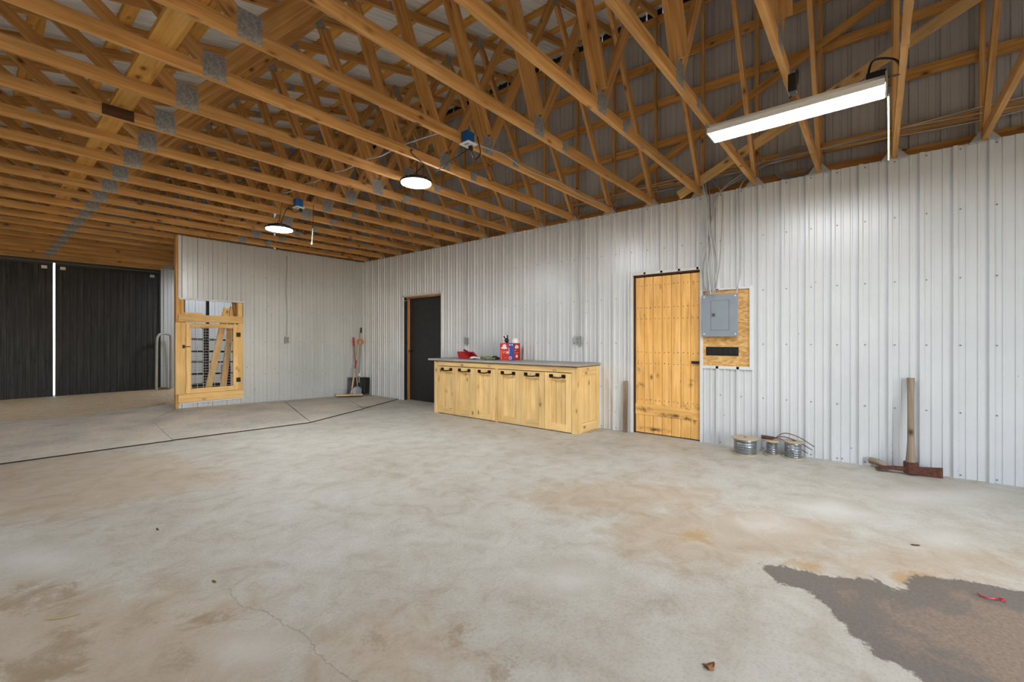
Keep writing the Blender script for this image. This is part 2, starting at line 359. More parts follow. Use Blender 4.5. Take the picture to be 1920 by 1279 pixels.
# ------------------------------------------------------------------ key dimensions
WX = 5.764            # face of the side wall liner
PY_ = 9.224           # face of the partition
EY = 14.2             # end wall
ZT = 3.056            # underside of the trusses
XL, YB = -4.4, -4.6   # unseen low side and rear
TY = lambda k: .463 + .61 * k
K0, K1 = -3, 22
roofz = lambda x: 4.15 + .25 * x          # underside of top chords
def sm(t): t = max(0, min(1, t)); return t * t * (3 - 2 * t)
def H(x, y):
    return .078 * sm((y - 6.9) / 2.2) * max(0, min(1.1, (5.3 - x) / 3.0)) * (1 - sm((y - 10.5) / 3))

# ------------------------------------------------------------------ floor
def floor():
    st = .05
    xs = np.arange(XL - .1, 6.0 + st / 2, st); ys = np.arange(YB - .1, EY + .4 + st / 2, st)
    nx, ny = len(xs), len(ys); X, Y = np.meshgrid(xs, ys)
    hz = np.vectorize(H)(X, Y)
    co = np.stack([X, Y, hz], -1).reshape(-1, 3)
    i = (np.arange(ny - 1)[:, None] * nx + np.arange(nx - 1)[None, :]).ravel()
    F = np.stack([i, i + 1, i + nx + 1, i + nx], -1)
    me = bpy.data.meshes.new('floor'); me.vertices.add(len(co)); me.vertices.foreach_set('co', co.ravel())
    me.loops.add(F.size); me.loops.foreach_set('vertex_index', F.ravel())
    me.polygons.add(len(F)); me.polygons.foreach_set('loop_start', np.arange(len(F)) * 4)
    me.update(calc_edges=True); me.validate()
    P = np.stack([X.ravel(), Y.ravel()], -1)
    def poly_sd(px):
        V = np.array([on_z(*q)[:2] for q in px]); d = np.full(len(P), 9.); ins = np.zeros(len(P), bool)
        for a, c in zip(V, np.roll(V, -1, 0)):
            e = c - a; t = np.clip(((P - a) @ e) / (e @ e), 0, 1); d = np.minimum(d, np.hypot(*(P - a - t[:, None] * e).T))
            cond = (a[1] > P[:, 1]) != (c[1] > P[:, 1])
            with np.errstate(divide='ignore', invalid='ignore'):
                xi = (c[0] - a[0]) * (P[:, 1] - a[1]) / (c[1] - a[1]) + a[0]
            ins ^= cond & (P[:, 0] < xi)
        return np.where(ins, -d, d)
    def union(*l): return np.minimum.reduce(l)
    def blob(x0, y0, x1, y1):
        cx, cy, a, b2 = (x0 + x1) / 2, (y0 + y1) / 2, (x1 - x0) / 2, (y1 - y0) / 2
        return poly_sd([(cx + a * math.cos(t * PI / 6), cy + b2 * math.sin(t * PI / 6)) for t in range(12)])
    A = {}
    A['stain'] = poly_sd([(1412, 1053), (1470, 1060), (1530, 1074), (1600, 1086), (1650, 1086), (1685, 1108), (1720, 1080), (1790, 1086), (1850, 1097), (1920, 1112), (2150, 1150), (2600, 1350), (2400, 1800), (1850, 1500), (1760, 1300), (1690, 1250), (1630, 1222), (1585, 1185), (1555, 1140), (1520, 1112), (1460, 1092)])
    A['dirt'] = union(blob(20, 1098, 130, 1132), poly_sd([(-80, 1130), (60, 1112), (110, 1128), (60, 1150), (-80, 1160)]), blob(300, 1146, 420, 1172), blob(335, 1214, 368, 1246), blob(848, 1176, 912, 1206), blob(680, 1190, 720, 1214), blob(940, 1250, 968, 1268), blob(100, 1180, 180, 1215), poly_sd([(-50, 1240), (80, 1238), (170, 1252), (80, 1290), (-50, 1290)]), blob(700, 1100, 735, 1116)) + .012
    A['ochre'] = union(blob(1270, 992, 1345, 1020), poly_sd([(1465, 1052), (1530, 1054), (1550, 1082), (1500, 1072)]), poly_sd([(1660, 1070), (1760, 1068), (1740, 1082), (1690, 1100)]))
    A['pale'] = union(poly_sd([(1480, 945), (1560, 940), (1640, 968), (1560, 975)]), poly_sd([(1370, 978), (1450, 965), (1510, 995), (1430, 1002)]), blob(1740, 1000, 1805, 1024), blob(0, 1030, 150, 1070), blob(1650, 915, 1900, 945), blob(380, 1195, 520, 1240), blob(1010, 1070, 1120, 1100))
    A['tan'] = union(poly_sd([(-300, 860), (300, 850), (430, 900), (150, 960), (-300, 990)]), poly_sd([(-300, 1130), (160, 1110), (420, 1130), (480, 1300), (-300, 1400)]), blob(1160, 960, 1560, 1050), blob(1560, 1030, 1900, 1090), blob(640, 1170, 820, 1290), blob(1000, 905, 1330, 960))
    A['earth'] = np.maximum(poly_sd([(-900, 900), (0, 800), (120, 793), (200, 782), (335, 766), (470, 756), (640, 700), (300, 690), (-400, 690)]), -(P[:, 1] - 8.6))
    V = np.array([on_z(*q)[:2] for q in [(430, 1105), (452, 1140), (500, 1148), (535, 1172), (575, 1195), (600, 1235), (640, 1262), (680, 1290)]])
    best = np.full(len(P), 9.); sg = np.ones(len(P))
    for a, c in zip(V[:-1], V[1:]):
        e = c - a; t = ((P - a) @ e) / (e @ e); tc_ = np.clip(t, 0, 1); d = np.hypot(*(P - a - tc_[:, None] * e).T)
        s_ = np.where((t > -.15) & (t < 1.15), np.sign(e[0] * (P[:, 1] - a[1]) - e[1] * (P[:, 0] - a[0])), 1)
        up = d < best; best = np.where(up, d, best); sg = np.where(up, s_, sg)
    A['crack'] = best * sg
    for n_, v in A.items():
        at = me.attributes.new(n_, 'FLOAT', 'POINT'); at.data.foreach_set('value', np.clip(v, -2, 2).astype(np.float32))
    me.materials.append(M['floor']); me.polygons.foreach_set('use_smooth', [True] * len(F))
    o = bpy.data.objects.new('floor', me); COL.objects.link(o)
    tag(o, 'stained grey concrete floor with a dirt area by the sliding doors', 'floor', kind='structure')
floor()

# ------------------------------------------------------------------ corrugated sheets
RIB0, RIBP = .132, .2286
def profile(u0, u1, origin, pitch=RIBP):
    """(u, height) points: a major rib every pitch, two minor ribs between"""
    pts = []; k = math.floor((u0 - origin) / pitch) - 1
    while origin + k * pitch < u1 + pitch:
        c = origin + k * pitch
        pts += [(c - .021, 0), (c - .014, .02), (c + .014, .02), (c + .021, 0)]
        for q in (1 / 3, 2 / 3):
            m = c + pitch * q; pts += [(m - .011, 0), (m - .007, .0065), (m + .007, .0065), (m + .011, 0)]
        k += 1
    def at(u):
        for a, b_ in zip(pts, pts[1:]):
            if a[0] <= u <= b_[0]: return a[1] + (b_[1] - a[1]) * (u - a[0]) / max(1e-9, b_[0] - a[0])
        return 0
    return [(u0, at(u0))] + [p for p in pts if u0 < p[0] < u1] + [(u1, at(u1))]
def sheet(mb, u0, u1, z0, z1, place, origin=RIB0, pitch=RIBP, th=.002):
    pr = profile(u0, u1, origin, pitch)
    f0 = z0 if callable(z0) else (lambda u: z0); f1 = z1 if callable(z1) else (lambda u: z1)
    for (a, ha), (c, hc) in zip(pr, pr[1:]):
        mb.quad([place(a, ha, f0(a)), place(c, hc, f0(c)), place(c, hc, f1(c)), place(a, ha, f1(a))])
side = lambda u, h, z: (WX - h * 1.1, u, z)
part = lambda u, h, z: (u, PY_ - h * 1.35, z)
endw = lambda u, h, z: (u, EY - h, z)

# side wall (the long white wall): cut round two doors and the strand board
mb = MB()
D1 = (1.705, 2.590, 2.145); D2 = (6.499, 7.690, 2.155); OS = (1.150, 1.672, .953, 1.868)
sheet(mb, YB, OS[0], 0, ZT, side); sheet(mb, OS[0], OS[1], 0, OS[2], side); sheet(mb, OS[0], OS[1], OS[3], ZT, side)
sheet(mb, OS[1], D1[0], 0, ZT, side); sheet(mb, D1[0], D1[1], D1[2], ZT, side); sheet(mb, D1[1], D2[0], 0, ZT, side)
sheet(mb, D2[0], D2[1], D2[2], ZT, side); sheet(mb, D2[1], PY_ + .1, 0, ZT, side); sheet(mb, PY_ + .1, EY, 0, ZT, side)
wr = mb.build('wall_right', M['liner']); tag(wr, 'long white ribbed steel side wall with two doors', 'wall', kind='structure')
# screw heads beside the major ribs
def screws(parent, place, u0, u1, zs, skip=lambda u, z: False, r=.0075, origin=RIB0):
    mb = MB(); k = math.floor((u0 - origin) / RIBP)
    while origin + k * RIBP < u1:
        u = origin + k * RIBP - .034; k += 1
        if u < u0 + .01: continue
        for z in zs:
            if skip(u, z): continue
            c = Vector(place(u, 0, z)); d = (Vector(place(u, 1, z)) - c).normalized()
            mb.tube([c - d * .001, c + d * .005], r, 6)
    return mb.build('screw_heads', M['boxgrey'], parent)
def skip_side(u, z):
    for a, b_, t in (D1, D2):
        if a - .06 < u < b_ + .06 and z < t + .05: return True
    return OS[0] - .04 < u < OS[1] + .04 and OS[2] - .06 < z < OS[3] + .06
screws(wr, side, -1.6, PY_, (.03, .60, 1.22, 1.84, 2.47, 3.02), skip_side)

# partition with the half-door opening
GX0, GX1 = 2.25, 3.24
mb = MB()
PO = 2.31
sheet(mb, GX1, WX, -.02, ZT, part, PO); sheet(mb, GX0, GX1, 1.985, ZT, part, PO); sheet(mb, GX0, GX1, -.02, .172, part, PO)
for a, b_, z0, z1 in ((GX1, WX, -.02, ZT), (GX0, GX1, 1.985, ZT), (GX0, GX1, -.02, .172)):
    mb.quad([(b_, PY_ + .10, z0), (a, PY_ + .10, z0), (a, PY_ + .10, z1), (b_, PY_ + .10, z1)])
wp = mb.build('wall_partition', M['liner_dirty']); tag(wp, 'white ribbed steel partition wall between the half-door and the corner', 'wall', kind='structure')
screws(wp, part, GX1 + .05, WX - .02, (.60, 1.22, 1.84, 2.47), origin=PO)
# end wall beside the sliding doors
mb = MB(); sheet(mb, 3.075, WX + .2, -.02, 3.3, endw, 3.16)
we = mb.build('wall_end', M['liner_dirty']); tag(we, 'white ribbed steel end wall beside the black sliding doors', 'wall', kind='structure')
# gable above the end wall, low side wall, rear wall with a tall open doorway
mb = MB(); sheet(mb, XL, 5.98, 3.12, lambda u: roofz(u) + .16, lambda u, h, z: (u, EY + .16 - h, z), 3.16)
mb.quad([(XL, EY + .02, -.05), (-1.9, EY + .02, -.05), (-1.9, EY + .02, 3.12), (XL, EY + .02, 3.12)])
tag(mb.build('wall_gable', M['siding']), 'grey steel gable siding above the sliding doors', 'wall', kind='structure')
mb = MB(); sheet(mb, YB, EY, -.02, ZT + .12, lambda u, h, z: (XL + h, u, z))
tag(mb.build('wall_left', M['liner_dirty']), 'white ribbed steel wall on the low side', 'wall', kind='structure')
mb = MB(); bk = lambda u, h, z: (u, YB + h, z)
sheet(mb, XL, -2.4, -.02, lambda u: roofz(u) + .16, bk); sheet(mb, -2.4, 3.2, 3.2, lambda u: roofz(u) + .16, bk); sheet(mb, 3.2, 5.98, -.02, lambda u: roofz(u) + .16, bk)
tag(mb.build('wall_rear', M['liner']), 'white ribbed steel rear wall round an open vehicle doorway', 'wall', kind='structure')
# outer siding of the side wall, seen above the liner between the girts
mb = MB(); sheet(mb, YB, EY + .1, -.02, 5.68, lambda u, h, z: (5.955 + h * .8, u, z), RIB0 + .1)
tag(mb.build('wall_right_siding', M['siding']), 'unlined grey steel siding above the white side wall', 'wall', kind='structure')
# roof sheets
mb = MB(); zr = lambda x: roofz(x) + .094 + .042
sheet(mb, YB - .1, EY + .15, XL - .2, 6.12, lambda u, h, z: (z, u, zr(z) + h * .9))
tag(mb.build('ceiling', M['roof']), 'underside of the pale ribbed steel roof', 'ceiling', kind='structure')

# white J-trims
def trims(no, label, *boxes):
    o = B('trim_%d' % no, M['trim'], None, *boxes, bevel=.003); tag(o, label, 'trim', kind='structure')
t_ = .022
trims(1, 'white steel trim round the tall pine door', (WX - t_, WX + .02, D1[0] - .034, D1[0], 0, D1[2] + .034), (WX - t_, WX + .02, D1[1], D1[1] + .034, 0, D1[2] + .034), (WX - t_, WX + .02, D1[0], D1[1], D1[2], D1[2] + .034))
trims(2, 'white steel trim round the black door', (WX - t_, WX + .02, D2[0] - .034, D2[0], 0, D2[2] + .034), (WX - t_, WX + .02, D2[1], D2[1] + .034, 0, D2[2] + .034), (WX - t_, WX + .02, D2[0], D2[1], D2[2], D2[2] + .034))
trims(3, 'white steel trim round the strand board', (WX - t_, WX + .01, OS[0] - .036, OS[0], OS[2] - .036, OS[3] + .03), (WX - t_, WX + .01, OS[0], OS[1], OS[2] - .036, OS[2]), (WX - t_, WX + .01, OS[0], OS[1], OS[3], OS[3] + .02))
trims(4, 'white trim along the sheet above the half-door opening', (GX0, GX1 + .02, PY_ - .032, PY_ + .02, 1.958, 1.985))
trims(5, 'white trim along the sheet below the half-door', (GX0, GX1 + .02, PY_ - .032, PY_ + .02, .165, .185))
trims(6, 'white corner trim at the free end of the partition', (GX0 - .012, GX0 + .03, PY_ - .024, PY_ + .01, 1.985, ZT))
trims(7, 'dark corner joint between partition and side wall', (WX - .022, WX - .004, PY_ - .02, PY_, 0, ZT))

# ------------------------------------------------------------------ doors in the side wall
# door_1: tall pine plank door
d1 = thing('door_1', (WX, 2.15, 0), 'tall varnished pine plank door beside the electrical panel', 'door', kind='structure')
mb = MB(); n = 7; w = (D1[1] - D1[0] - .03) / n
for i in range(n):
    y0 = D1[0] + .004 + i * w
    mb.cur = 0
    x = WX + .024
    mb.prism([(x, y0 + .0015, .012), (x, y0 + w - .0015, .012), (x, y0 + w - .0015, D1[2] - .03), (x, y0 + .0015, D1[2] - .03)], (.03, 0, 0))
pl = mb.build('plank_panel', M['doorpine'], d1, bevel=.008)
# reorient plank UV so the grain runs upward
for lp in pl.data.uv_layers[0].data:
    u, v = lp.uv; lp.uv = (v, u)
B('door_rail', M['doorpine'], d1, (WX + .014, WX + .0235, D1[0] + .01, D1[1] - .03, .26, .40))
B('jamb', M['darkwood'], d1, (WX + .021, WX + .12, D1[1] - .024, D1[1], 0, D1[2]), (WX + .06, WX + .12, D1[0], D1[0] + .003, 0, D1[2]), (WX + .021, WX + .12, D1[0], D1[1], D1[2] - .02, D1[2]))
la = B('latch', M['black'], d1, (WX - .004, WX + .024, D1[0] + .02, D1[0] + .105, .968, 1.0), (WX - .014, WX - .004, D1[0] + .03, D1[0] + .05, .975, .992))
mb = MB()
for i in range(n):
    for z in (.33, .46, .95, 1.1, 1.55, 1.7, 2.0):
        for q in (.28, .72):
            yy = D1[0] + .004 + (i + q) * w; mb.tube([(WX + .0225, yy, z + random.uniform(-.01, .01)), (WX + .025, yy, z)], .006, 5)
mb.build('nail_heads', M['black'], d1)
# door_2: black slab set back in a deep opening
d2 = thing('door_2', (WX, 7.1, 0), 'black painted door behind the far end of the pine cabinet', 'door', kind='structure')
R2 = .13
B('slab', M['dooredblack'], d2, (WX + R2, WX + R2 + .04, D2[0] - .02, D2[1] + .01, .004, D2[2] + .01), bevel=.003)
B('side_jamb', M['dooredblack'], d2, (WX + .021, WX + R2 - .05, D2[1] - .02, D2[1] + .004, 0, D2[2]))
B('door_stop', M['rawwood'], d2, (WX + R2 - .048, WX + R2 - .001, D2[1] - .05, D2[1] + .004, 0, D2[2] - .03))
B('head_jamb', M['rawwood'], d2, (WX + .021, WX + R2 - .003, D2[0], D2[1] - .055, D2[2] - .03, D2[2]))
mb = MB(); mb.tube([(WX + R2, D2[1] - .14, 1.03), (WX + R2 - .05, D2[1] - .14, 1.03)], .012, 10); mb.tube([(WX + R2 - .05, D2[1] - .14, 1.03), (WX + R2 - .075, D2[1] - .14, 1.03)], .026, 12)
mb.build('door_knob', M['black'], d2, smooth=True)
T('hook', M['bracket'], d2, [(WX - .02, D2[1] + .01, 2.05), (WX + .04, D2[1] - .03, 2.09), (WX + .07, D2[1] - .06, 2.1)], .006)

# ------------------------------------------------------------------ trusses
def make_truss():
    k = 0; y = TY(0)
    t = thing('roof_truss', (WX, y, ZT), '', 'roof truss', 'roof trusses overhead')
    th = .038; yc = y + th / 2
    def stick(name, p, q, w=.089, m='truss', y_=yc, tt=th):
        mb = MB(); mb.beam((p[0], y_, p[1]), (q[0], y_, q[1]), tt, w, (0, 0, 1)); return mb.build(name, M[m], t)
    stick('bottom_chord', (-4.35, ZT + .0445), (3.59, ZT + .0445))
    stick('bottom_chord', (3.592, ZT + .0445), (5.79, ZT + .0445))
    zc = lambda x: roofz(x) + .046
    stick('top_chord', (-4.38, zc(-4.38)), (2.95, zc(2.95)))
    stick('top_chord', (2.952, zc(2.952)), (5.88, zc(5.88)))
    bj = [-3.15, -1.05, 1.06, 3.165]; tj = [-2.2, -.12, 2.42, 4.33]; zb = ZT + .089
    tz = lambda x: roofz(x)
    for b0, t0, o in ((-3.15, -2.2, 1), (-1.05, -2.2, -1), (-1.05, -.12, 1), (1.06, -.12, -1), (1.06, 2.42, 1), (3.165, 2.42, -1), (3.165, 4.33, 1)):
        stick('web', (b0 + .025 * o, zb), (t0 - .025 * o, tz(t0)))
    stick('web', (5.745, zb - .02), (4.36, tz(4.36)))
    mb = MB(); mb.beam((3.125, yc - .0545, zb + .08), (2.48, yc - .0545, tz(2.48) - .08), .07, .038, (1, 0, 0)); mb.build('web_brace', M['truss'], t)
    mb = MB(); mb.beam((5.868, yc, ZT + .005), (5.868, yc, tz(5.86) - .002), .038, .044, (1, 0, 0)); mb.build('end_post', M['truss'], t)
    def plate(cx, cz, w, h):
        mb = MB(); n_ = 4
        for s_ in (-1, 1):
            yy = yc + s_ * (th / 2 + .001)
            mb.box(cx - w / 2, cx + w / 2, yy - .001, yy + .001, cz - h / 2, cz + h / 2)
            for i in range(n_):  # pressed teeth rows
                xx = cx - w / 2 + w * (i + .5) / n_
                mb.box(xx - .004, xx + .004, yy - .0025 if s_ < 0 else yy + .0005, yy - .0005 if s_ < 0 else yy + .0025, cz - h * .46, cz + h * .46)
        mb.build('gusset_plate', M['galv'], t)
    for b0 in bj: plate(b0, ZT + .09, .14, .175)
    plate(3.59, ZT + .0445, .09, .088)
    for t0 in tj: plate(t0, tz(t0) + .02, .10, .16)
    plate(2.95, zc(2.95), .09, .085)
    mb = MB()
    for s_ in (-1, 1):
        y0 = yc + s_ * .022
        mb.prism([(WX - .055, y0, ZT - .01), (WX - .055, y0 + s_ * .075, ZT - .016), (WX - .05, y0 + s_ * .075, ZT - .01), (WX - .05, y0 + s_ * .012, ZT + .075), (WX - .055, y0, ZT + .075)], (.045, 0, 0))
    mb.build('bearing_bracket', M['bracket'], t)
    return t
truss0 = make_truss()
TR = {0: truss0}
for k in range(K0, K1 + 1):
    if k: TR[k] = dup(truss0, (0, .61 * k, 0))
    t = TR[k]
    d = 14 - k
    extra = {4: ', carrying a blue outlet', 0: ', above the long lamp', 1: ', above the long lamp end', 9: ', carrying a small blue outlet'}.get(k, '')
    if k <= 14: t['label'] = 'timber roof truss, %s in front of the partition wall%s' % (ORD[d], extra)
    else: t['label'] = 'timber roof truss, %s beyond the partition wall' % ORD[k - 15]
    t['group'] = 'roof trusses overhead'

# long wood: purlins, girts, plate, bridging
for i, x in enumerate([5.74, 5.155, 4.56, 3.965, 3.37, 2.78, 2.185, 1.59, 1.0, .41, -.18, -.77, -1.36, -1.95, -2.54, -3.13, -3.72]):
    mb = MB(); z = roofz(x) + .094 + .0195; x -= .07
    mb.beam((x + .06, YB + .05, z + .006), (x + .06, EY, z + .006), .125 if i > 2 else .1, .034, (-.25, 0, 1))
    o = mb.build('roof_purlin', M['purlin'])
    tag(o, 'flat roof purlin under the steel roof, %s down from the high eave' % (ORD[i] + ' one'), 'purlin', 'roof purlins')
for i, z in enumerate([3.36, 3.90, 4.46, 5.01, 5.60]):
    o = B('wall_girt', M['girt'], None, (5.892, 5.93, YB + .1, EY, z - .052, z + .052))
    tag(o, ('lowest girt board on the unlined upper side wall', 'second lowest girt board on the unlined upper side wall', 'middle girt board on the unlined upper side wall', 'second highest girt board on the unlined upper side wall', 'topmost girt board just under the eave gap')[i], 'girt', 'girt boards on the upper side wall')
o = B('wall_plate', M['girt'], None, (5.80, 5.84, YB + .1, PY_ + 5, 2.95, 3.05)); tag(o, 'wall plate board along the top of the white side wall', 'wall plate')
o = B('plate_board', M['girt'], None, (5.895, 5.925, YB + .1, EY, 3.07, 3.17)); tag(o, 'brown skirt board just behind the truss ends', 'board')
o = B('lateral_brace', M['purlin'], None, (.70, .838, YB + .3, EY - .1, ZT + .0895, ZT + .127)); tag(o, 'bright orange plank laid across the lower chords at left', 'brace')
mb = MB(); mb.beam((5.70, 1.95, 3.10), (5.70, -1.7, 4.81), .038, .10, (0, 0, 1)); 
o = mb.build('diagonal_brace', M['lumber']); tag(o, 'pale diagonal brace running up behind the long lamp to the right', 'brace')
mb = MB(); mb.beam((5.945 - .03 - .06, 2.75, 3.40), (5.945 - .03 - .06, -1.0, 5.18), .03, .09, (0, 0, 1))
o = mb.build('diagonal_brace', M['girt']); tag(o, 'darker diagonal brace against the girts above the long lamp', 'brace')
o = B('splice_block', M['darkwood'], None, (.655, .85, TY(7) - .012, TY(7) - .0008, ZT + .004, ZT + .088)); tag(o, 'dark wooden block on a lower chord under the orange plank', 'block')
# eave closure with gaps at the ribs
mb = MB(); y = YB
while y < EY:
    mb.box(5.95, 5.975, y, y + RIBP * .9, 5.665, 5.79); y += RIBP
tag(mb.build('trim_8', M['black']), 'dark closure strip at the eave with light showing through its gaps', 'trim', kind='structure')

# ------------------------------------------------------------------ end wall: sliding doors
o = B('door_header', M['lumber'], None, (-2.4, 3.072, EY - .03, EY + .02, 3.045, 3.24)); tag(o, 'pale board above the black sliding doors', 'board')
M['bh'] = M['truss']; o.data.materials[0] = M['truss']
def sliding(no, x0, x1, label):
    d = thing('door_%d' % no, ((x0 + x1) / 2, EY, 0), label, 'door', kind='structure')
    mb = MB(); nb = int(round((x1 - x0) / .115)); w = (x1 - x0) / nb
    for i in range(nb):
        a = x0 + i * w
        mb.beam((a + w / 2, EY + .03, .0), (a + w / 2, EY + .03, 2.93), .03, w - .006, (1, 0, 0))
    mb.build('board_panel', M['blackboard'], d, bevel=.003)
    B('backing', M['black'], d, (x0, x1, EY + .046, EY + .06, -.02, 2.985))
    B('top_rail', M['black'], d, (x0, x1, EY + .012, EY + .045, 2.94, 2.985))
    for xx in (x0 + .12, x1 - .14):
        mb = MB(); mb.box(xx - .045, xx + .045, EY - .004, EY + .012, 2.84, 2.91); mb.build('roller_bracket', M['bracket'], d, bevel=.003)
    return d
sliding(3, -1.6, 1.159, 'left black sliding barn door, left of the bright gap')
sliding(4, 1.193, 3.05, 'right black sliding barn door, right of the bright gap')
o = B('track_rail', M['black'], None, (-2.4, 3.08, EY - .012, EY + .10, 2.99, 3.044)); tag(o, 'black overhead track of the sliding doors', 'track')
B('trim_9', M['black'], None, (3.052, 3.078, EY - .03, EY + .07, 0, 3.044)).__setitem__('kind', 'structure')
bpy.data.objects['trim_9']['label'] = 'dark post at the right edge of the sliding doors'; bpy.data.objects['trim_9']['category'] = 'trim'
o = T('bent_pipe', M['pipe'], None, curve([(2.93, EY - .3, .0), (2.935, EY - .3, .6), (2.94, EY - .3, 1.2), (2.97, EY - .29, 1.36), (3.06, EY - .26, 1.42), (3.2, EY - .2, 1.40), (3.26, EY - .15, 1.3), (3.27, EY - .12, .7), (3.27, EY - .12, 0.0)]), .03, 10)
tag(o, 'pale bent pipe hoop standing beside the right sliding door', 'pipe')
# soil heap at the foot of the end wall
mb = MB()
for i in range(26):
    a = random.random(); x = 2.98 + a * .2; y = EY - .10 - random.random() * .12; s = random.uniform(.03, .06)
    mb.lathe((x, y, 0), [(s * 1.3, 0), (s * 1.1, s * .5), (s * .6, s * .85), (0.001, s)], 7)
tag(mb.build('soil', M['soil']), 'small heap of brown soil at the foot of the end wall', 'soil', kind='stuff')

# ------------------------------------------------------------------ half-door in the partition
gp = thing('half_door_frame', (2.75, PY_, .1), 'pine surround of the wire half-door, at the end of the partition', 'door frame')
yf = PY_ - .002
B('corner_post', M['truss'], gp, (GX0 - .04, GX0 + .075, PY_ + .002, PY_ + .098, .02, 3.05))
B('hinge_post', M['lumber'], gp, (3.165, 3.236, PY_ + .002, PY_ + .09, .19, 1.955))
B('header_board', M['lumber'], gp, (2.235, 3.236, yf - .04, yf, 1.575, 1.70), bevel=.003)
B('latch_board', M['lumber'], gp, (2.195, 2.340, yf - .042, yf, .335, 1.562), bevel=.003)
B('hinge_board', M['lumber'], gp, (3.152, 3.236, yf - .04, yf, .335, 1.57), bevel=.003)
B('sill_board', M['lumber'], gp, (2.235, 3.236, yf - .04, yf, .190, .332), bevel=.003)
B('upper_sill', M['lumber'], gp, (2.33, 2.60, PY_ + .002, PY_ + .09, 1.702, 1.74))
hd = thing('half_door', (3.15, PY_, .33), 'pine half-door with a wire mesh panel', 'door')
yd = yf - .052
z0, z1 = .338, 1.548
B('stile', M['lumber'], hd, (2.343, 2.412, yd, yd + .038, z0, z1), bevel=.003); B('stile', M['lumber'], hd, (3.068, 3.148, yd, yd + .038, z0, z1), bevel=.003)
B('rail', M['lumber'], hd, (2.413, 3.067, yd, yd + .038, 1.478, z1), bevel=.003); B('rail', M['lumber'], hd, (2.413, 3.067, yd, yd + .038, z0, .42), bevel=.003)
mb = MB()
for i in range(8): x = 2.43 + i * .088; mb.tube([(x, yd + .04, .40), (x, yd + .04, 1.50)], .0036, 5)
for i in range(22): z = .44 + i * .049; mb.tube([(2.40, yd + .042, z), (3.08, yd + .042, z)], .0036, 5)
mb.build('wire_mesh', M['bracket'], hd)
for z in (1.36, .525):
    h = B('hinge', M['black'], hd, (3.115, 3.185, yd - .006, yd, z - .04, z + .04))
    mb = MB(); mb.tube([(3.15, yd - .008, z - .042), (3.15, yd - .008, z + .042)], .006, 8); mb.build('hinge_pin', M['black'], h)
lt = B('latch', M['black'], hd, (2.29, 2.325, yd - .004, yd + .008, 1.12, 1.18))
T('latch_bar', M['black'], lt, [(2.30, yd - .012, 1.152), (2.40, yd - .012, 1.147)], .007)
for c_ in list(hd.children): pass
# what stands behind it
for i, (a, b_, w, lab) in enumerate((((2.73, 9.62, .0), (3.04, 9.43, 1.86), .10, 'loose pine board leaning behind the wire mesh, left of two'), ((3.05, 9.76, .0), (3.19, 9.55, 1.90), .10, 'loose pine board leaning behind the wire mesh, right of two'))):
    mb = MB(); mb.beam(a, b_, w, .035, (0, -1, .1)); tag(mb.build('loose_board', M['lumber'], bevel=.002), lab, 'board')
mb = MB(); mb.beam((3.42, 9.55, .6), (3.17, 9.46, 2.02), .07, .035, (0, -1, .1)); tag(mb.build('loose_board', M['truss']), 'short loose board tilted above the half-door near its hinge side', 'board')
lp = thing('livestock_panel', (3.1, 10.5, 0), 'black tubular livestock panel behind the wire half-door', 'livestock panel')
T('frame_tube', M['black'], lp, curve([(2.985, 10.5, .05), (2.985, 10.5, .8), (2.985, 10.5, 1.44), (2.97, 10.5, 1.50), (2.9, 10.5, 1.53), (2.72, 10.5, 1.53)]), .025, 10)
T('frame_post', M['black'], lp, [(3.045, 10.5, .03), (3.045, 10.5, 2.12)], .028, 10)
T('frame_post', M['black'], lp, [(2.73, 10.9, .03), (2.73, 10.9, 2.12)], .03, 10)
for z in (1.27, 1.03, .82, .58, .3): T('rail_tube', M['black'], lp, [(2.72, 10.5, z + .01), (3.1, 10.5, z), (4.4, 10.5, z - .05)], .02, 8)
T('frame_post', M['black'], lp, [(3.42, 10.5, .03), (3.42, 10.5, 1.55)], .034, 10)
tb = thing('feed_tub', (2.95, 10.15, .02), 'black rubber feed tub on the ground behind the half-door', 'tub')
mb = MB(); mb.lathe((2.91, 10.05, .07), [(.20, 0), (.24, .30), (.26, .33), (.25, .34), (.19, .03)], 26); mb.build('tub_shell', M['blackpl'], tb, smooth=True, fix=True)
mb = MB(); mb.tube([(2.91 + .262 * math.cos(a * PI / 14), 10.05 + .262 * math.sin(a * PI / 14), .40) for a in range(29)], .015, 6); mb.build('rolled_rim', M['blackpl'], tb, smooth=True)
dc = thing('wire_crate', (3.35, 10.05, .05), 'black wire crate standing behind the half-door at its hinge side', 'crate')
mb = MB()
for i in range(13): x = 3.20 + i * .05; mb.tube([(x, 9.85, .09), (x, 9.85, .75)], .004, 5)
for z in (.1, .32, .54, .75): mb.tube([(3.20, 9.848, z), (3.80, 9.848, z)], .005, 5)
mb.build('front_grid', M['black'], dc)
mb = MB()
for i in range(9): y = 9.85 + i * .05; mb.tube([(3.20, y, .09), (3.20, y, .75)], .004, 5)
for z in (.1, .32, .54, .75): mb.tube([(3.198, 9.85, z), (3.198, 10.25, z)], .005, 5)
mb.build('side_grid', M['black'], dc)
B('base_tray', M['blackpl'], dc, (3.20, 3.80, 9.86, 10.25, .06, .09))

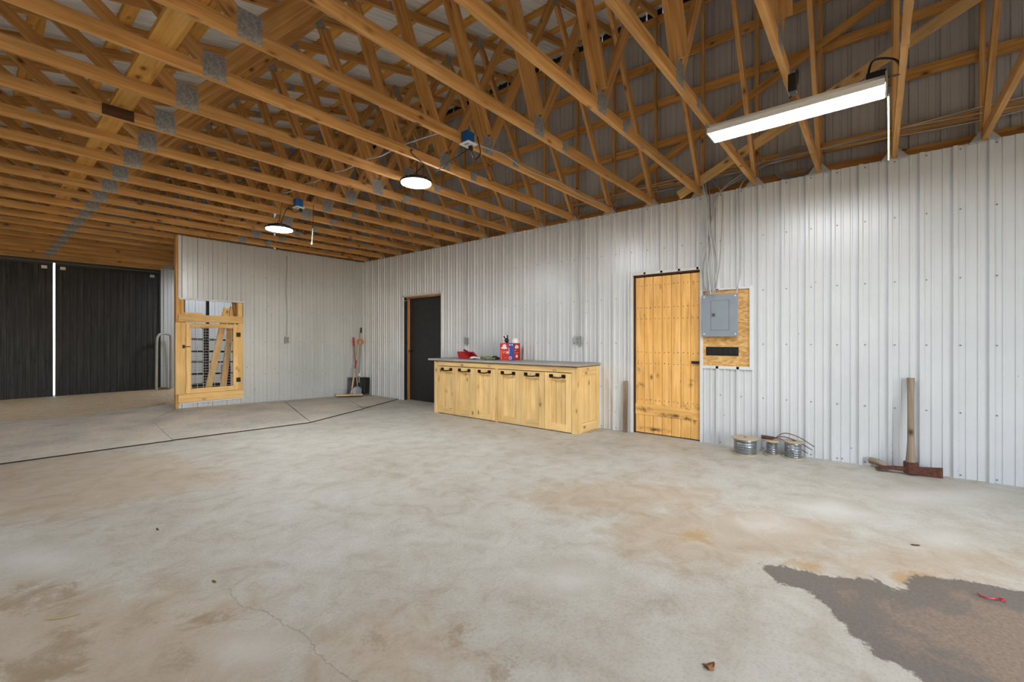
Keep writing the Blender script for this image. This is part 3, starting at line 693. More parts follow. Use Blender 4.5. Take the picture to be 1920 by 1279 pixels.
# ------------------------------------------------------------------ rubber mats and litter
def mat_piece(poly, label, nu=18, nv=8, th=.014):
    """four corners in world XY, draped over the ground"""
    mb = MB(); a, b_, c, d = [Vector((p[0], p[1])) for p in poly]
    P = lambda u, v, dz: ((lambda q: (q.x, q.y, H(q.x, q.y) + dz))((a.lerp(b_, u)).lerp(d.lerp(c, u), v)))
    for i in range(nu):
        for j in range(nv):
            u0, u1, v0, v1 = i / nu, (i + 1) / nu, j / nv, (j + 1) / nv
            mb.quad([P(u0, v0, th), P(u1, v0, th), P(u1, v1, th), P(u0, v1, th)])
    ring = [(i / nu, 0) for i in range(nu)] + [(1, j / nv) for j in range(nv)] + [(1 - i / nu, 1) for i in range(nu)] + [(0, 1 - j / nv) for j in range(nv)]
    for p, q in zip(ring, ring[1:] + ring[:1]):
        mb.quad([P(*p, .001), P(*q, .001), P(*q, th), P(*p, th)])
    tag(mb.build('rubber_mat', M['rubber']), label, 'mat', 'dusty rubber mats')
f2 = lambda x, y: tuple(on_z(x, y, .03))[:2]
mat_piece([(-3.6, 7.05), f2(324, 822.5), (1.70, 8.31), (-3.6, 8.418)], 'dusty rubber mat at the left of the front edge')
mat_piece([(-3.6, 8.42), (1.70, 8.312), (2.20, 9.17), (-3.6, 9.45)], 'dusty rubber mat in the rear row before the dirt area')
mat_piece([f2(324.5, 822), f2(583, 789.5), (3.635, 8.02), (1.702, 8.31)], 'dusty rubber mat at the middle of the front edge')
mat_piece([(1.702, 8.312), (3.635, 8.022), (3.957, 9.18), (2.22, 9.18)], 'dusty rubber mat in front of the half-door')
mat_piece([f2(583.5, 789), f2(681, 764.5), (5.2, 9.17), (3.959, 9.17)], 'dusty rubber mat at the partition with an angled front edge')
mat_piece([f2(681.3, 763.8), (5.735, 7.84), (5.735, 9.18), (5.202, 9.17)], 'small dusty rubber mat in the corner under the broom')
mb = MB()
for i in range(2400):
    if i < 1500:
        x, y = random.uniform(-1.5, 3.0), random.uniform(9.5, 14.0)
    elif i < 2000: x, y = random.uniform(-.6, 5.4), random.uniform(7.2, 9.1)
    else: x, y = random.uniform(0, 3), random.uniform(13.5, 14.05)
    if x > 2.1 and 9.0 < y < 9.5 or x > 2.6 and y > 13.6 or x > 5.0 and y > 8.6 or x > 2.55 and 9.3 < y < 11: continue
    a = random.random() * PI; l = random.uniform(.012, .05); z = H(x, y) + (.024 if y < 9.4 else .006)
    mb.beam((x, y, z), (x + l * math.cos(a), y + l * math.sin(a), z + random.uniform(0, .006)), .003, .003)
tag(mb.build('straw_litter', M['straw']), 'scattered chaff and straw over the mats and dirt floor', 'straw', kind='stuff')
def bit(name, px, m, label, cat, ln=.06, ang=0.0, th=.006, grp=None):
    p = on_z(*px); d = RGT * math.cos(ang) + FWD * math.sin(ang)
    mb = MB(); mb.tube(curve([p - d * ln / 2 + Vector((0, 0, th)), p + Vector((0, 0, th * 1.2)) + d.cross(Vector((0, 0, 1))) * ln * .08, p + d * ln / 2 + Vector((0, 0, th))], 4), [th * .5, th * .8, th, th, th, th, th, th * .8, th * .4][:9], 6)
    tag(mb.build(name, m), label, cat, grp)
bit('straw_stalk', (118, 1157), M['leafstraw'], 'pale straw stalk beside the dirt patch at lower left', 'straw', .13, .35, .003)
bit('straw_stalk', (288, 1143), M['leafstraw'], 'short pale straw stalk left of the middle dirt smear', 'straw', .06, .9, .002)
bit('twig', (296, 993), M['darkwood'], 'small dark twig on the bare floor at left', 'twig', .05, -.7, .004)
bit('twig', (402, 1091), M['leaf'], 'small brown twig left of the hairline crack', 'twig', .035, -.5, .004)
bit('twig', (1716, 1023), M['darkwood'], 'small dark twig right of centre near the pale scour mark', 'twig', .05, -.2, .004)
p = on_z(1330, 1252)
mb = MB(); mb.prism([p + RGT * (.022 * math.cos(a) * (1 + .3 * math.sin(3 * a))) + FWD * (.018 * math.sin(a)) + Vector((0, 0, .006 + .008 * math.sin(2 * a + 1))) for a in [i * PI / 5 for i in range(10)]], (0, 0, .004))
tag(mb.build('dry_leaf', M['leaf']), 'curled brown leaf on the floor at the bottom edge', 'leaf')
p = on_z(1860, 1122)
mb = MB(); mb.tube(curve([p + RGT * x + FWD * y + Vector((0, 0, .008)) for x, y in ((-.04, .03), (-.045, .0), (-.01, -.015), (.02, -.01), (.03, -.03), (.01, -.03))], 5), .0035, 7)
tag(mb.build('red_clip', M['red'], smooth=True), 'small red wire clip lying on the dark floor stain', 'clip')

# ------------------------------------------------------------------ pine cabinet
XF = 5.138; CY0_, CY1_ = 3.10, 5.985; ZC = .898
cb = thing('cabinet', (XF, 4.55, 0), 'long low pine cabinet with six black pulls along the side wall', 'cabinet')
XB = WX - .021
B('carcass', M['pine'], cb, (XF + .03, XB, CY0_ + .021, CY0_ + .04, .03, ZC - .005), (XF + .03, XB, CY1_ - .02, CY1_, 0, ZC - .005), (XF + .05, XB - .02, CY0_ + .04, CY1_ - .02, .03, .05), (XB - .02, XB, CY0_ + .04, CY1_ - .02, .03, ZC - .005))
# face frame
B('face_frame', M['pine'], cb, (XF, XF + .022, CY0_, CY0_ + .085, 0, ZC), (XF, XF + .022, CY1_ - .105, CY1_, 0, ZC), (XF, XF + .022, 4.512, 4.555, 0, .822), (XF, XF + .022, CY0_ + .085, CY1_ - .105, .822, ZC), bevel=.002)
# end panel with recessed centre boards
B('end_frame', M['pine'], cb, (XF + .023, XF + .11, CY0_ - .008, CY0_ + .02, 0, ZC), (XB - .09, XB, CY0_ - .008, CY0_ + .02, 0, ZC), (XF + .111, XB - .091, CY0_ - .008, CY0_ + .02, 0, .13), (XF + .111, XB - .091, CY0_ - .008, CY0_ + .02, .78, ZC), bevel=.002)
mb = MB()
for i in range(4):
    a = XF + .113 + i * .105; mb.beam((a + .052, CY0_ + .016, .13), (a + .052, CY0_ + .016, .78), .006, .102, (1, 0, 0))
mb.build('end_panel', M['pine'], cb, bevel=.0015)
def cdoor(y1, y0, panels, pulls):
    """door between y0 and y1 (y1 the far side) with recessed panels"""
    t0, t1 = XF - .003, XF + .02
    dz0, dz1 = .012, .812
    mb = MB(); edges = [y1] + [e for p_ in panels for e in p_] + [y0]
    for a, b_ in zip(edges[0::2], edges[1::2]): mb.box(t0, t1, b_, a, dz0, dz1)
    for a, b_ in panels:
        mb.box(t0 + .0005, t1, b_, a, dz0, .115); mb.box(t0 + .0005, t1, b_, a, .715, dz1)
    d = mb.build('door', M['pine'], cb, bevel=.0018)
    for a, b_ in panels:
        mb = MB(); n_ = 3; w_ = (a - b_) / n_
        for i in range(n_): mb.beam((XF + .018, b_ + (i + .5) * w_, .115), (XF + .018, b_ + (i + .5) * w_, .715), w_ - .003, .006, (1, 0, 0))
        mb.build('panel', M['pine'], d, bevel=.001)
    for a, b_ in pulls:
        mb = MB(); z = .765; x = t0
        for yy in (a, b_):
            mb.box(x - .008, x, yy - .03, yy + .03, z - .022, z + .026); mb.tube([(x - .008, yy, z), (x - .03, yy, z - .006)], .011, 8)
        mb.tube(curve([(x - .03, a, z - .006), (x - .036, (a * 3 + b_) / 4, z - .018), (x - .036, (a + b_) / 2, z - .02), (x - .036, (a + b_ * 3) / 4, z - .018), (x - .03, b_, z - .006)], 4), .009, 8)
        mb.build('pull', M['iron'], d)
cdoor(5.876, 4.982, [(5.752, 5.513), (5.321, 5.098)], [(5.765, 5.555), (5.345, 5.125)])
cdoor(4.976, 4.560, [(4.884, 4.655)], [(4.895, 4.68)])
cdoor(4.508, 3.634, [(4.414, 4.143), (3.963, 3.723)], [(4.41, 4.19), (3.96, 3.75)])
cdoor(3.628, 3.190, [(3.53, 3.276)], [(3.515, 3.31)])
mb = MB(); mb.box(XF - .035, XB, CY0_ - .03, CY1_ + .13, .908, .94); ct = mb.build('worktop', M['counter'], bevel=.004); tag(ct, 'grey worktop lying along the pine cabinet', 'worktop')
B('worktop_underlay', M['darkwood'], cb, (XF - .02, XB, CY0_ - .015, CY1_ + .1, .898, .9075))
CZ = .94
# carton
th_ = math.radians(32); co_ = Vector((5.42, 4.43, CZ)); dw = -RGT * math.cos(th_) + FWD * math.sin(th_); dd = RGT * math.sin(th_) + FWD * math.cos(th_)
bx = thing('cardboard_carton', co_ + dw * .125 + dd * .1, 'red and blue printed cardboard carton on the worktop', 'carton')
hgt = .272
mb = MB(); mb.prism([co_, co_ + dw * .25, co_ + dw * .25 + dd * .2, co_ + dd * .2], (0, 0, hgt)); mb.build('carton_body', M['boxred'], bx, fix=True)
def patch(name, m, u0, u1, v0, v1, face=0, lift=.001, poly=None):
    o_, w_, n_ = (co_, dw, -dd) if face == 0 else (co_, dd, -dw)
    n_ = n_ * lift; pts = poly or [(u0, v0), (u1, v0), (u1, v1), (u0, v1)]
    mb = MB(); mb.prism([o_ + w_ * u + Vector((0, 0, v)) + n_ * .2 for u, v in pts], n_); mb.build(name, m, bx, fix=True)
ell = lambda cx, cy, a, b_, n_=14, w_=.15: [(cx + a * math.cos(2 * PI * i / n_) * (1 + w_ * math.sin(5 * i)), cy + b_ * math.sin(2 * PI * i / n_) * (1 + w_ * math.cos(3 * i))) for i in range(n_)]
patch('blue_stripe', M['boxblue'], .0, .085, .0, hgt)
patch('dark_side', M['boxdark'], .0, .2, .0, hgt, 1)
patch('white_logo', M['white'], 0, 0, 0, 0, lift=.002, poly=ell(.17, .20, .058, .022)); patch('white_logo', M['white'], 0, 0, 0, 0, lift=.0022, poly=ell(.165, .235, .035, .02))
patch('white_logo', M['white'], 0, 0, 0, 0, 1, .002, ell(.10, .215, .06, .03)); patch('stripe_badge', M['white'], 0, 0, 0, 0, lift=.002, poly=ell(.055, .04, .028, .026, 16, .02))
patch('stripe_badge', M['boxred'], 0, 0, 0, 0, lift=.003, poly=ell(.055, .04, .018, .017, 16, .02))
for a, b_ in ((.012, .03), (.05, .072)): patch('stripe_print', M['white'], a, b_, .235, .258, lift=.002)
patch('stripe_print', M['white'], .074, .084, .10, .2, lift=.002)
for i in range(3): patch('print_bar', M['orange'], .115 + i * .03, .138 + i * .03, .105 + (i % 2) * .01, .15, lift=.002)
patch('print_dot', M['white'], 0, 0, 0, 0, lift=.0022, poly=ell(.108, .125, .014, .02)); patch('print_bar', M['orange'], .12, .18, .04, .048, lift=.002)
for i in range(5): patch('print_dot', M['white'], .222, .234, .02 + i * .03, .034 + i * .03, lift=.002)
patch('print_bar', M['orange'], .03, .16, .115, .125, 1, .002); patch('print_dot', M['white'], 0, 0, 0, 0, 1, .002, ell(.10, .065, .035, .025)); patch('print_bar', M['orange'], .03, .09, .15, .17, 1, .002)
# on the carton
p = co_ + dw * .02 + dd * .09 + Vector((0, 0, hgt + .002))
mb = MB(); mb.lathe(p, [(.052, 0), (.056, .02), (.052, .05), (.036, .072), (.015, .08), (.001, .081)], 20); tag(mb.build('white_tub_lid', M['white'], smooth=True), 'rounded white plastic lid on top of the red carton', 'lid')
def glove(name, base, d1_, d2_, s, mats, label, ribs=4):
    g = thing(name, base, label, 'glove'); rnd = random.Random(s)
    mb = MB(); mb.tube(curve([base + d1_ * (-.07) + Vector((0, 0, .016)), base + Vector((0, 0, .024)), base + d1_ * .06 + Vector((0, 0, .02))], 4), [.018, .026, .032, .036, .036, .034, .03, .024, .016][:9], 9); mb.build('palm', mats[0], g, smooth=True)
    for i in range(ribs):
        sd = (i - (ribs - 1) / 2) * .022
        a = base + d1_ * .045 + d2_ * sd + Vector((0, 0, .02))
        mb = MB(); mb.tube(curve([a, a + d1_ * .04 + d2_ * sd * .4 + Vector((0, 0, rnd.uniform(.0, .03))), a + d1_ * .075 + d2_ * sd * .8 + Vector((0, 0, rnd.uniform(-.008, .02)))], 4), [.012] * 7 + [.011, .007], 7); mb.build('finger', mats[i % len(mats)], g, smooth=True)
    a = base + d2_ * .03 + Vector((0, 0, .02)); mb = MB(); mb.tube(curve([a, a + d2_ * .035 + d1_ * .02 + Vector((0, 0, .012)), a + d2_ * .05 + d1_ * .05], 4), [.013] * 8 + [.008], 7); mb.build('thumb', mats[-1], g, smooth=True)
    mb = MB(); mb.tube([base - d1_ * .075 + Vector((0, 0, .016)), base - d1_ * .115 + Vector((0, 0, .016))], .02, 9); mb.build('cuff', mats[0], g, smooth=True)
    return g
q0 = Vector((5.44, 4.84, CZ + .004)); 
glove('work_glove', q0, -RGT, FWD, 3, [M['blackpl'], M['blackpl'], M['green']], 'black and green work glove lying against the red carton')
glove('work_glove', q0 + Vector((-.03, .05, .0)) - RGT * .05 + Vector((0, 0, .0)) - FWD * .11, -RGT, FWD, 5, [M['green'], M['blackpl']], 'pale green work glove lying beside the white scrub brush')
g = glove('work_glove', co_ + dw * .17 + dd * .07 + Vector((0, 0, hgt + .03)), (dw * .3 + Vector((0, 0, 1))).normalized() * .55, dw * .9, 8, [M['blackpl'], M['white']], 'black and white glove standing on the red carton', 3)
# red dustpan
dp = thing('dustpan', on_x(877, 671, 5.45), 'red dustpan lying on the worktop', 'dustpan')
A0 = Vector((5.46, 5.44, CZ)); ax = Vector((.15, 1, 0)).normalized(); ay = Vector((1, -.15, 0)).normalized()
mb = MB()
mb.prism([A0 - ax * .17 - ay * .1, A0 + ax * .15 - ay * .12, A0 + ax * .15 + ay * .12, A0 - ax * .17 + ay * .1], (0, 0, .006)); mb.build('pan_floor', M['red'], dp, fix=True)
mb = MB()
for s_ in (-1, 1):
    mb.prism([A0 - ax * .17 + ay * .1 * s_ + Vector((0, 0, .006)), A0 + ax * .15 + ay * .12 * s_ + Vector((0, 0, .006)), A0 + ax * .19 + ay * .125 * s_ + Vector((0, 0, .12)), A0 + ax * .03 + ay * .11 * s_ + Vector((0, 0, .10))], ay * .004 * -s_)
mb.prism([A0 + ax * .15 - ay * .12 + Vector((0, 0, .006)), A0 + ax * .15 + ay * .12 + Vector((0, 0, .006)), A0 + ax * .19 + ay * .125 + Vector((0, 0, .12)), A0 + ax * .19 - ay * .125 + Vector((0, 0, .12))], ax * .004); mb.build('pan_wall', M['red'], dp, fix=True)
mb = MB(); mb.tube(curve([A0 + ax * .16 + Vector((0, 0, .15)), A0 + ax * .08 + Vector((0, 0, .125)), A0 - ax * .02 + Vector((0, 0, .10)), A0 - ax * .10 + Vector((0, 0, .105)), A0 - ax * .17 + Vector((0, 0, .06))], 5), .017, 8); mb.build('pan_handle', plain('red_grip', rgb(138, 20, 30), .35), dp, smooth=True)
br = thing('scrub_brush', on_x(897, 671, 5.35), 'white handled scrub brush lying in front of the dustpan', 'brush')
bp0, bp1 = on_x(882, 671, 5.28), on_x(909, 673, 5.28); bp0.z = bp1.z = CZ + .024
mb = MB(); mb.tube(curve([bp0, bp0.lerp(bp1, .35) + Vector((0, 0, .012)), bp0.lerp(bp1, .7), bp1], 5), [.014, .018, .02, .02, .019, .016, .014, .013, .012, .012, .013, .014, .014, .014, .012, .01], 8); mb.build('brush_handle', M['white'], br, smooth=True)
mb = MB()
for i in range(26):
    p = bp0.lerp(bp1, .02 + .36 * (i // 2) / 13) + FWD * (.008 if i % 2 else -.008); mb.tube([p, p - Vector((0, 0, .022))], .004, 5)
mb.build('bristle', M['blackpl'], br)

# ------------------------------------------------------------------ electrical panel on strand board
o = B('strand_board', M['osb'], None, (WX + .002, WX + .012, OS[0], OS[1], OS[2], OS[3])); tag(o, 'square of strand board behind the grey electrical panel', 'board')
ep = thing('breaker_panel', (WX, 1.46, 1.3), 'grey steel breaker panel mounted on the strand board', 'electrical panel')
B('back_box', M['steel'], ep, (WX - .055, WX, 1.275, 1.655, 1.32, 1.80))
B('cover', M['steel'], ep, (WX - .062, WX - .0555, 1.262, 1.667, 1.308, 1.818), bevel=.002)
pd = B('panel_door', M['steel'], ep, (WX - .066, WX - .0625, 1.362, 1.561, 1.388, 1.739), bevel=.001)
mb = MB()
for z in (1.388, 1.739): mb.box(WX - .0632, WX - .0622, 1.357, 1.566, z - .004, z + .004)
for y in (1.362, 1.561): mb.box(WX - .0632, WX - .0622, y - .004, y + .004, 1.384, 1.743)
mb.build('door_gap', plain('gap_grey', rgb(92, 100, 108), .6), ep)
B('door_latch', M['boxgrey'], pd, (WX - .070, WX - .0662, 1.505, 1.556, 1.545, 1.592), bevel=.002); B('latch_slot', M['black'], pd, (WX - .073, WX - .0702, 1.523, 1.538, 1.558, 1.582))
for y in (1.29, 1.64):
    for z in (1.34, 1.79): mb = MB(); mb.tube([(WX - .062, y, z), (WX - .067, y, z)], .008, 10); mb.build('cover_screw', M['white'], ep)
sb = thing('switch_bank', (WX, 1.45, 1.08), 'black strip of switch plates below the breaker panel', 'switch')
B('cover_plate', M['blackpl'], sb, (WX - .006, WX + .0015, 1.269, 1.635, 1.078, 1.183), bevel=.002)
for i in range(6): B('rocker', M['black'], sb, (WX - .012, WX - .0065, 1.289 + i * .059, 1.319 + i * .059, 1.10, 1.16), bevel=.003)
# cables down to the panel
def cable(pts, label, grp=None, r=.0065, m='cable', n=6, name='electrical_cable'):
    o = T(name, M[m], None, curve(pts, n), r, 7); tag(o, label, 'cable', grp); return o
cx_ = WX - .03
GRP = 'cables dropping to the breaker panel'
drops = [((1.67, 3.3), (1.60, 2.9), (1.55, 2.55), (1.50, 2.2), (1.535, 1.95), (1.57, 1.815)), ((1.63, 3.3), (1.575, 2.9), (1.57, 2.5), (1.60, 2.2), (1.60, 1.95), (1.60, 1.815)),
         ((1.0, 3.34), (1.40, 3.1), (1.52, 2.9), (1.57, 2.6), (1.66, 2.3), (1.66, 2.05), (1.61, 1.815)), ((.9, 3.30), (1.44, 3.05), (1.545, 2.75), (1.585, 2.45), (1.64, 2.2), (1.64, 1.95), (1.585, 1.815)),
         ((1.66, 3.25), (1.59, 2.95), (1.575, 2.6), (1.54, 2.3), (1.53, 1.95), (1.53, 1.815)), ((1.56, 3.22), (1.45, 3.06), (1.42, 2.9), (1.43, 2.55), (1.45, 2.2), (1.485, 1.95), (1.51, 1.815)),
         ((1.65, 3.2), (1.61, 3.0), (1.59, 2.7), (1.59, 2.3), (1.57, 2.0), (1.55, 1.815))]
for i, d in enumerate(drops):
    pts = [(5.83 - .0155 * i if z > 3.2 else (WX - .03 - .0155 * i if z > 3.03 else cx_ - .0155 * i), y, z) for y, z in d]
    cable(pts, 'loose pale cable in the bunch dropping to the breaker panel', GRP, m='cablegrey' if i % 2 else 'cable')
cable([(5.83, 1.10, 3.28), (WX - .03, 1.24, 3.08), (cx_, 1.25, 2.9), (cx_, 1.245, 2.6), (cx_, 1.235, 2.3), (cx_, 1.245, 2.05), (cx_, 1.27, 1.9), (cx_ - .01, 1.285, 1.815)], 'single pale cable right of the bunch, dropping to the breaker panel')
# runs along the wall top
for i in range(5):
    z = 3.27 + .014 * i; pts = []
    for y in np.arange(-3.2, 9.1, .61):
        pts.append((5.742 - .0 + .0 * i if False else 5.81 - .006 * i, float(y), z + .03 * math.sin(y * 2.3 + i * .9) + (.02 if y < .5 else 0)))
    cable(pts, 'pale cable in the run along the top of the side wall', 'cables along the top of the side wall', m='cablegrey' if i % 2 else 'cable', r=.0048)
mb = MB()
for j in range(5):
    r = .13 + .012 * j; c0 = Vector((5.845, .70, 3.24))
    mb.tube([c0 + Vector((-.004 * j, math.cos(2 * PI * i / 28) * r * 1.25, math.sin(2 * PI * i / 28) * r)) for i in range(29)], .0048, 6)
tag(mb.build('cable_coil', M['cablegrey'], smooth=True), 'loose coil of grey cable on the wall top under the long lamp', 'cable')
# outlets on the walls with their feed cables
def outlet(c, n_, label, lab2, top):
    """c: centre on the wall face; n_: direction into the room"""
    o = thing('outlet_box', c, label, 'outlet', 'metal outlet boxes'); s = Vector((0, 0, 1)).cross(n_)
    def ob(name, w, h, d0, d1, m, dz=0, par=o):
        mb = MB(); a = c + n_ * d0 + Vector((0, 0, dz)); mb.beam(a, a + n_ * (d1 - d0), w, h, (0, 0, 1)); return mb.build(name, M[m], par, bevel=.002)
    ob('box_body', .075, .125, .0195, .055, 'boxgrey'); pl_ = ob('face_plate', .08, .13, .0555, .059, 'galv')
    for dz in (-.025, .025): ob('socket', .03, .028, .0592, .061, 'boxgrey', dz, pl_)
    T('box_connector', M['bracket'], o, [c + n_ * .035 + Vector((0, 0, .063)), c + n_ * .035 + Vector((0, 0, .085))], .012)
    wv = s * .012
    cb_ = cable([c + n_ * .035 + Vector((0, 0, .086)), c + n_ * .034 + Vector((0, 0, .5)) + wv, c + n_ * .034 + Vector((0, 0, 1.0)) - wv, c + n_ * .034 + Vector((0, 0, 1.5)) + wv, Vector((c.x, c.y, top)) + n_ * .03], lab2, m='cablegrey', r=.006)
outlet(Vector((WX, 5.785, 1.245)), Vector((-1, 0, 0)), 'grey outlet box on the side wall above the red dustpan', 'grey cable dropping to the outlet above the dustpan', 3.06)
outlet(Vector((WX, 3.43, 1.255)), Vector((-1, 0, 0)), 'grey outlet box on the side wall near the pine door', 'grey cable dropping to the outlet near the pine door', 3.12)
outlet(Vector((4.03, PY_, 1.262)), Vector((0, -1, 0)), 'grey outlet box on the partition wall', 'grey cable dropping to the outlet on the partition', 2.95)

# ------------------------------------------------------------------ lamps
def shop_light(y0, y1, x0, x1, z, label, lens_='led'):
    l = thing('led_lamp', ((x0 + x1) / 2, (y0 + y1) / 2, z), label, 'lamp', 'long led shop lamps'); xm = (x0 + x1) / 2
    B('lamp_body', M['white'], l, (x0 + .008, x1 - .008, y0 + .012, y1 - .012, z + .0125, z + .034)); B('lamp_spine', M['white'], l, (x0 + .05, x1 - .05, y0 + .012, y1 - .012, z + .0345, z + .075))
    mb = MB(); P = [(x0 + .008, z + .012), (x0 + .008, z), (x1 - .008, z), (x1 - .008, z + .012)]
    mb.prism([(a, y0 + .012, b_) for a, b_ in P], (0, y1 - y0 - .024, 0)); mb.build('diffuser', M[lens_], l, fix=True)
    for a_, b_ in ((x0, x0 + .007), (x1 - .007, x1)): B('side_lip', M['white'], l, (a_, b_, y0 + .012, y1 - .012, z - .008, z + .034))
    for yy in (y0, y1 - .011): B('end_cap', M['steel'], l, (x0 - .004, x1 + .004, yy, yy + .011, z - .004, z + .078), bevel=.002)
    for yy in (y0 + .12, y1 - .12):
        T('hanger_wire', M['bracket'], l, [(xm, yy, z + .075), (xm, yy, ZT + .02)], .002, 5)
    return l
LX0, LX1, LZ = 3.775, 4.0, 2.945
lt_ = shop_light(-.05, 1.075, LX0, LX1, LZ, 'long bright lamp hanging under the trusses at upper right')
B('driver_box', M['blackpl'], lt_, (3.84, 3.93, -.045, .06, LZ + .077, LZ + .125), bevel=.004)
T('pull_chain', M['handle'], lt_, [(LX1 - .015, -.058, LZ + .01), (LX1 - .014, -.060, LZ - .3), (LX1 - .014, -.060, 2.50)], .0055, 6)
cable([(3.88, .055, LZ + .11), (3.78, .02, LZ + .17), (3.86, -.09, LZ + .17), (3.96, -.12, LZ + .12), (3.93, -.06, LZ + .10)], 'black cord looping off the right end of the long lamp', m='blackpl', r=.007)
ad = thing('cord_adapter', (3.45, TY(0) - .02, 2.95), 'small black plug hanging from a chord behind the long lamp', 'plug')
B('plug_body', M['blackpl'], ad, (3.43, 3.50, TY(0) - .05, TY(0) - .004, 2.91, 3.03), bevel=.006)
T('plug_cord', M['blackpl'], ad, curve([(3.5, TY(0) - .03, 2.98), (3.58, TY(0) - .04, 3.12), (3.66, TY(0) - .03, 3.06), (3.70, TY(0) + .02, 2.99)], 5), .006)
shop_light(-2.4, -1.28, .6, .81, 2.95, 'added long fill lamp behind the viewer, out of view', 'led_fill')  # unseen lamp added to fill the foreground from behind the camera
shop_light(-3.6, -2.4, 3.9, 4.11, 2.95, 'added long fill lamp toward the rear of the side wall, out of view', 'led_fill')  # second unseen lamp, also added for fill
def ufo(c, label, chord_y):
    u = thing('round_lamp', c, label, 'lamp', 'round high bay lamps'); r = .162
    mb = MB(); mb.lathe(c, [(r, 0), (r + .008, .008), (r + .008, .018), (r - .03, .028), (.09, .034), (.088, .06), (.07, .07), (.02, .072)], 36); mb.build('lamp_housing', M['black'], u, smooth=True, fix=True)
    mb = MB(); mb.lathe(c + Vector((0, 0, -.006)), [(.02, -.010), (r * .7, -.009), (r * .97, -.003), (r * .97, .005)], 36); mb.build('lamp_lens', M['ufo'], u, smooth=True, fix=True)
    mb = MB()
    for i in range(14):
        a = 2 * PI * i / 14; d = Vector((math.cos(a), math.sin(a), 0)); mb.beam(c + d * .09 + Vector((0, 0, .045)), c + d * .14 + Vector((0, 0, .035)), .005, .02)
    mb.build('cooling_fin', M['black'], u)
    T('hook_ring', M['black'], u, [c + Vector((.02 * math.cos(a), 0, .092 + .02 * math.sin(a))) for a in [i * PI / 8 for i in range(17)]], .004, 6)
    T('hanging_wire', M['black'], u, [c + Vector((0, 0, .112)), Vector((c.x + .01, chord_y, ZT + .13))], .004, 6)
    return u
U1 = Vector((3.036, 3.83, 2.955)); U2 = Vector((2.56, 6.05, 2.715))
ufo(U1, 'round white high bay lamp nearest the viewer', TY(5) + .05); ufo(U2, 'round white high bay lamp farther back near the partition', TY(9) - .01)
for c_, k_, lb in ((Vector((-2.4, 3.2, 2.95)), 5, 'added round fill lamp over the low side, out of view'), (Vector((-1.6, 11.6, 2.95)), 18, 'added round fill lamp by the sliding doors, out of view'), (Vector((4.2, 12.75, 2.95)), 20, 'added round fill lamp behind the partition, out of view')): ufo(c_, lb, TY(k_) + .05)  # unseen lamps added to brighten the left side, dirt floor and back room
def blue_box(c, label):
    b_ = thing('ceiling_outlet', c, label, 'outlet', 'blue ceiling outlet boxes')
    mb = MB(); mb.box(c.x - .05, c.x + .05, c.y - .075, c.y - .001, c.z - .055, c.z + .05); mb.build('box_body', M['blue'], b_, bevel=.008)
    fp = B('face_plate', M['white'], b_, (c.x - .058, c.x + .058, c.y - .10, c.y + .02, c.z - .066, c.z - .0555), bevel=.002)
    for dx in (-.025, .025): B('socket', M['cablegrey'], fp, (c.x + dx - .014, c.x + dx + .014, c.y - .07, c.y - .02, c.z - .069, c.z - .0662))
    B('cord_plug', M['blackpl'], b_, (c.x + .01, c.x + .045, c.y - .06, c.y - .03, c.z - .11, c.z - .0692), bevel=.005)
K4 = TY(4) - .002
bb1 = Vector((2.855, K4, 3.10)); bb2 = Vector((2.745, TY(9) - .002, 3.075))
blue_box(bb1, 'blue outlet box with a white face above the nearer round lamp'); blue_box(bb2, 'blue outlet box with a white face above the farther round lamp')
cable([bb1 + Vector((.03, -.045, -.11)), bb1 + Vector((.10, -.03, -.16)), bb1 + Vector((.17, -.03, -.08)), bb1 + Vector((.12, -.04, .05))], 'short black cord looping beside the nearer blue outlet', m='blackpl', r=.005)
cable([bb1 + Vector((.02, -.04, -.09)), bb1 + Vector((.05, .25, -.12)), Vector((3.0, TY(5) - .03, 3.0)), Vector((2.75, TY(5) - .012, 3.07)), Vector((2.72, TY(5) - .012, 3.12)), Vector((2.86, TY(5) + .08, 3.12)), U1 + Vector((0, 0, .075))], 'black cord from the blue outlet to the nearer round lamp', m='blackpl', r=.005)
cable([bb2 + Vector((.02, -.04, -.09)), bb2 + Vector((-.06, -.06, -.14)), bb2 + Vector((-.14, -.03, -.10)), U2 + Vector((.02, 0, .075))], 'black cord from the blue outlet to the farther round lamp', m='blackpl', r=.005)
# white feed cable stapled along the chord to the wall
pts = [bb1 + Vector((.055, -.01, .03))] + [Vector((x, K4 - .005, ZT + .05 + .022 * math.sin(i * 1.9))) for i, x in enumerate(np.arange(3.05, 5.7, .33))] + [Vector((5.83, K4 - .02, ZT + .16))]
cable(pts, 'white cable stapled along the chord from the nearer blue outlet to the wall', r=.006)
mb = MB()
for i in range(1, 9, 2):
    x = 3.05 + .33 * i
    if x < 5.6: mb.box(x - .006, x + .006, K4 - .013, K4 - .0005, ZT + .035, ZT + .065)
pts = [bb1 + Vector((-.03, -.01, .05)), Vector((2.72, TY(4) + .12, ZT + .097))] + [Vector((2.80 - .03 * j, TY(j) + .02, ZT + .097)) if not h else Vector((2.76 - .03 * j, TY(j) + .33, ZT + .06)) for j in range(5, 9) for h in (0, 1)] + [bb2 + Vector((-.18, .0, .09)), bb2 + Vector((-.03, -.01, .05))]
cable(pts, 'white cable swagged over the chords between the two blue outlets', r=.006)
pc = thing('pull_cord', (3.0, TY(9) - .02, 3.0), 'hanging pull cord with a white tip near the farther round lamp', 'cord')
q1, q2 = on_y(588, 395, TY(9) - .03), on_y(585, 455, TY(9) - .03)
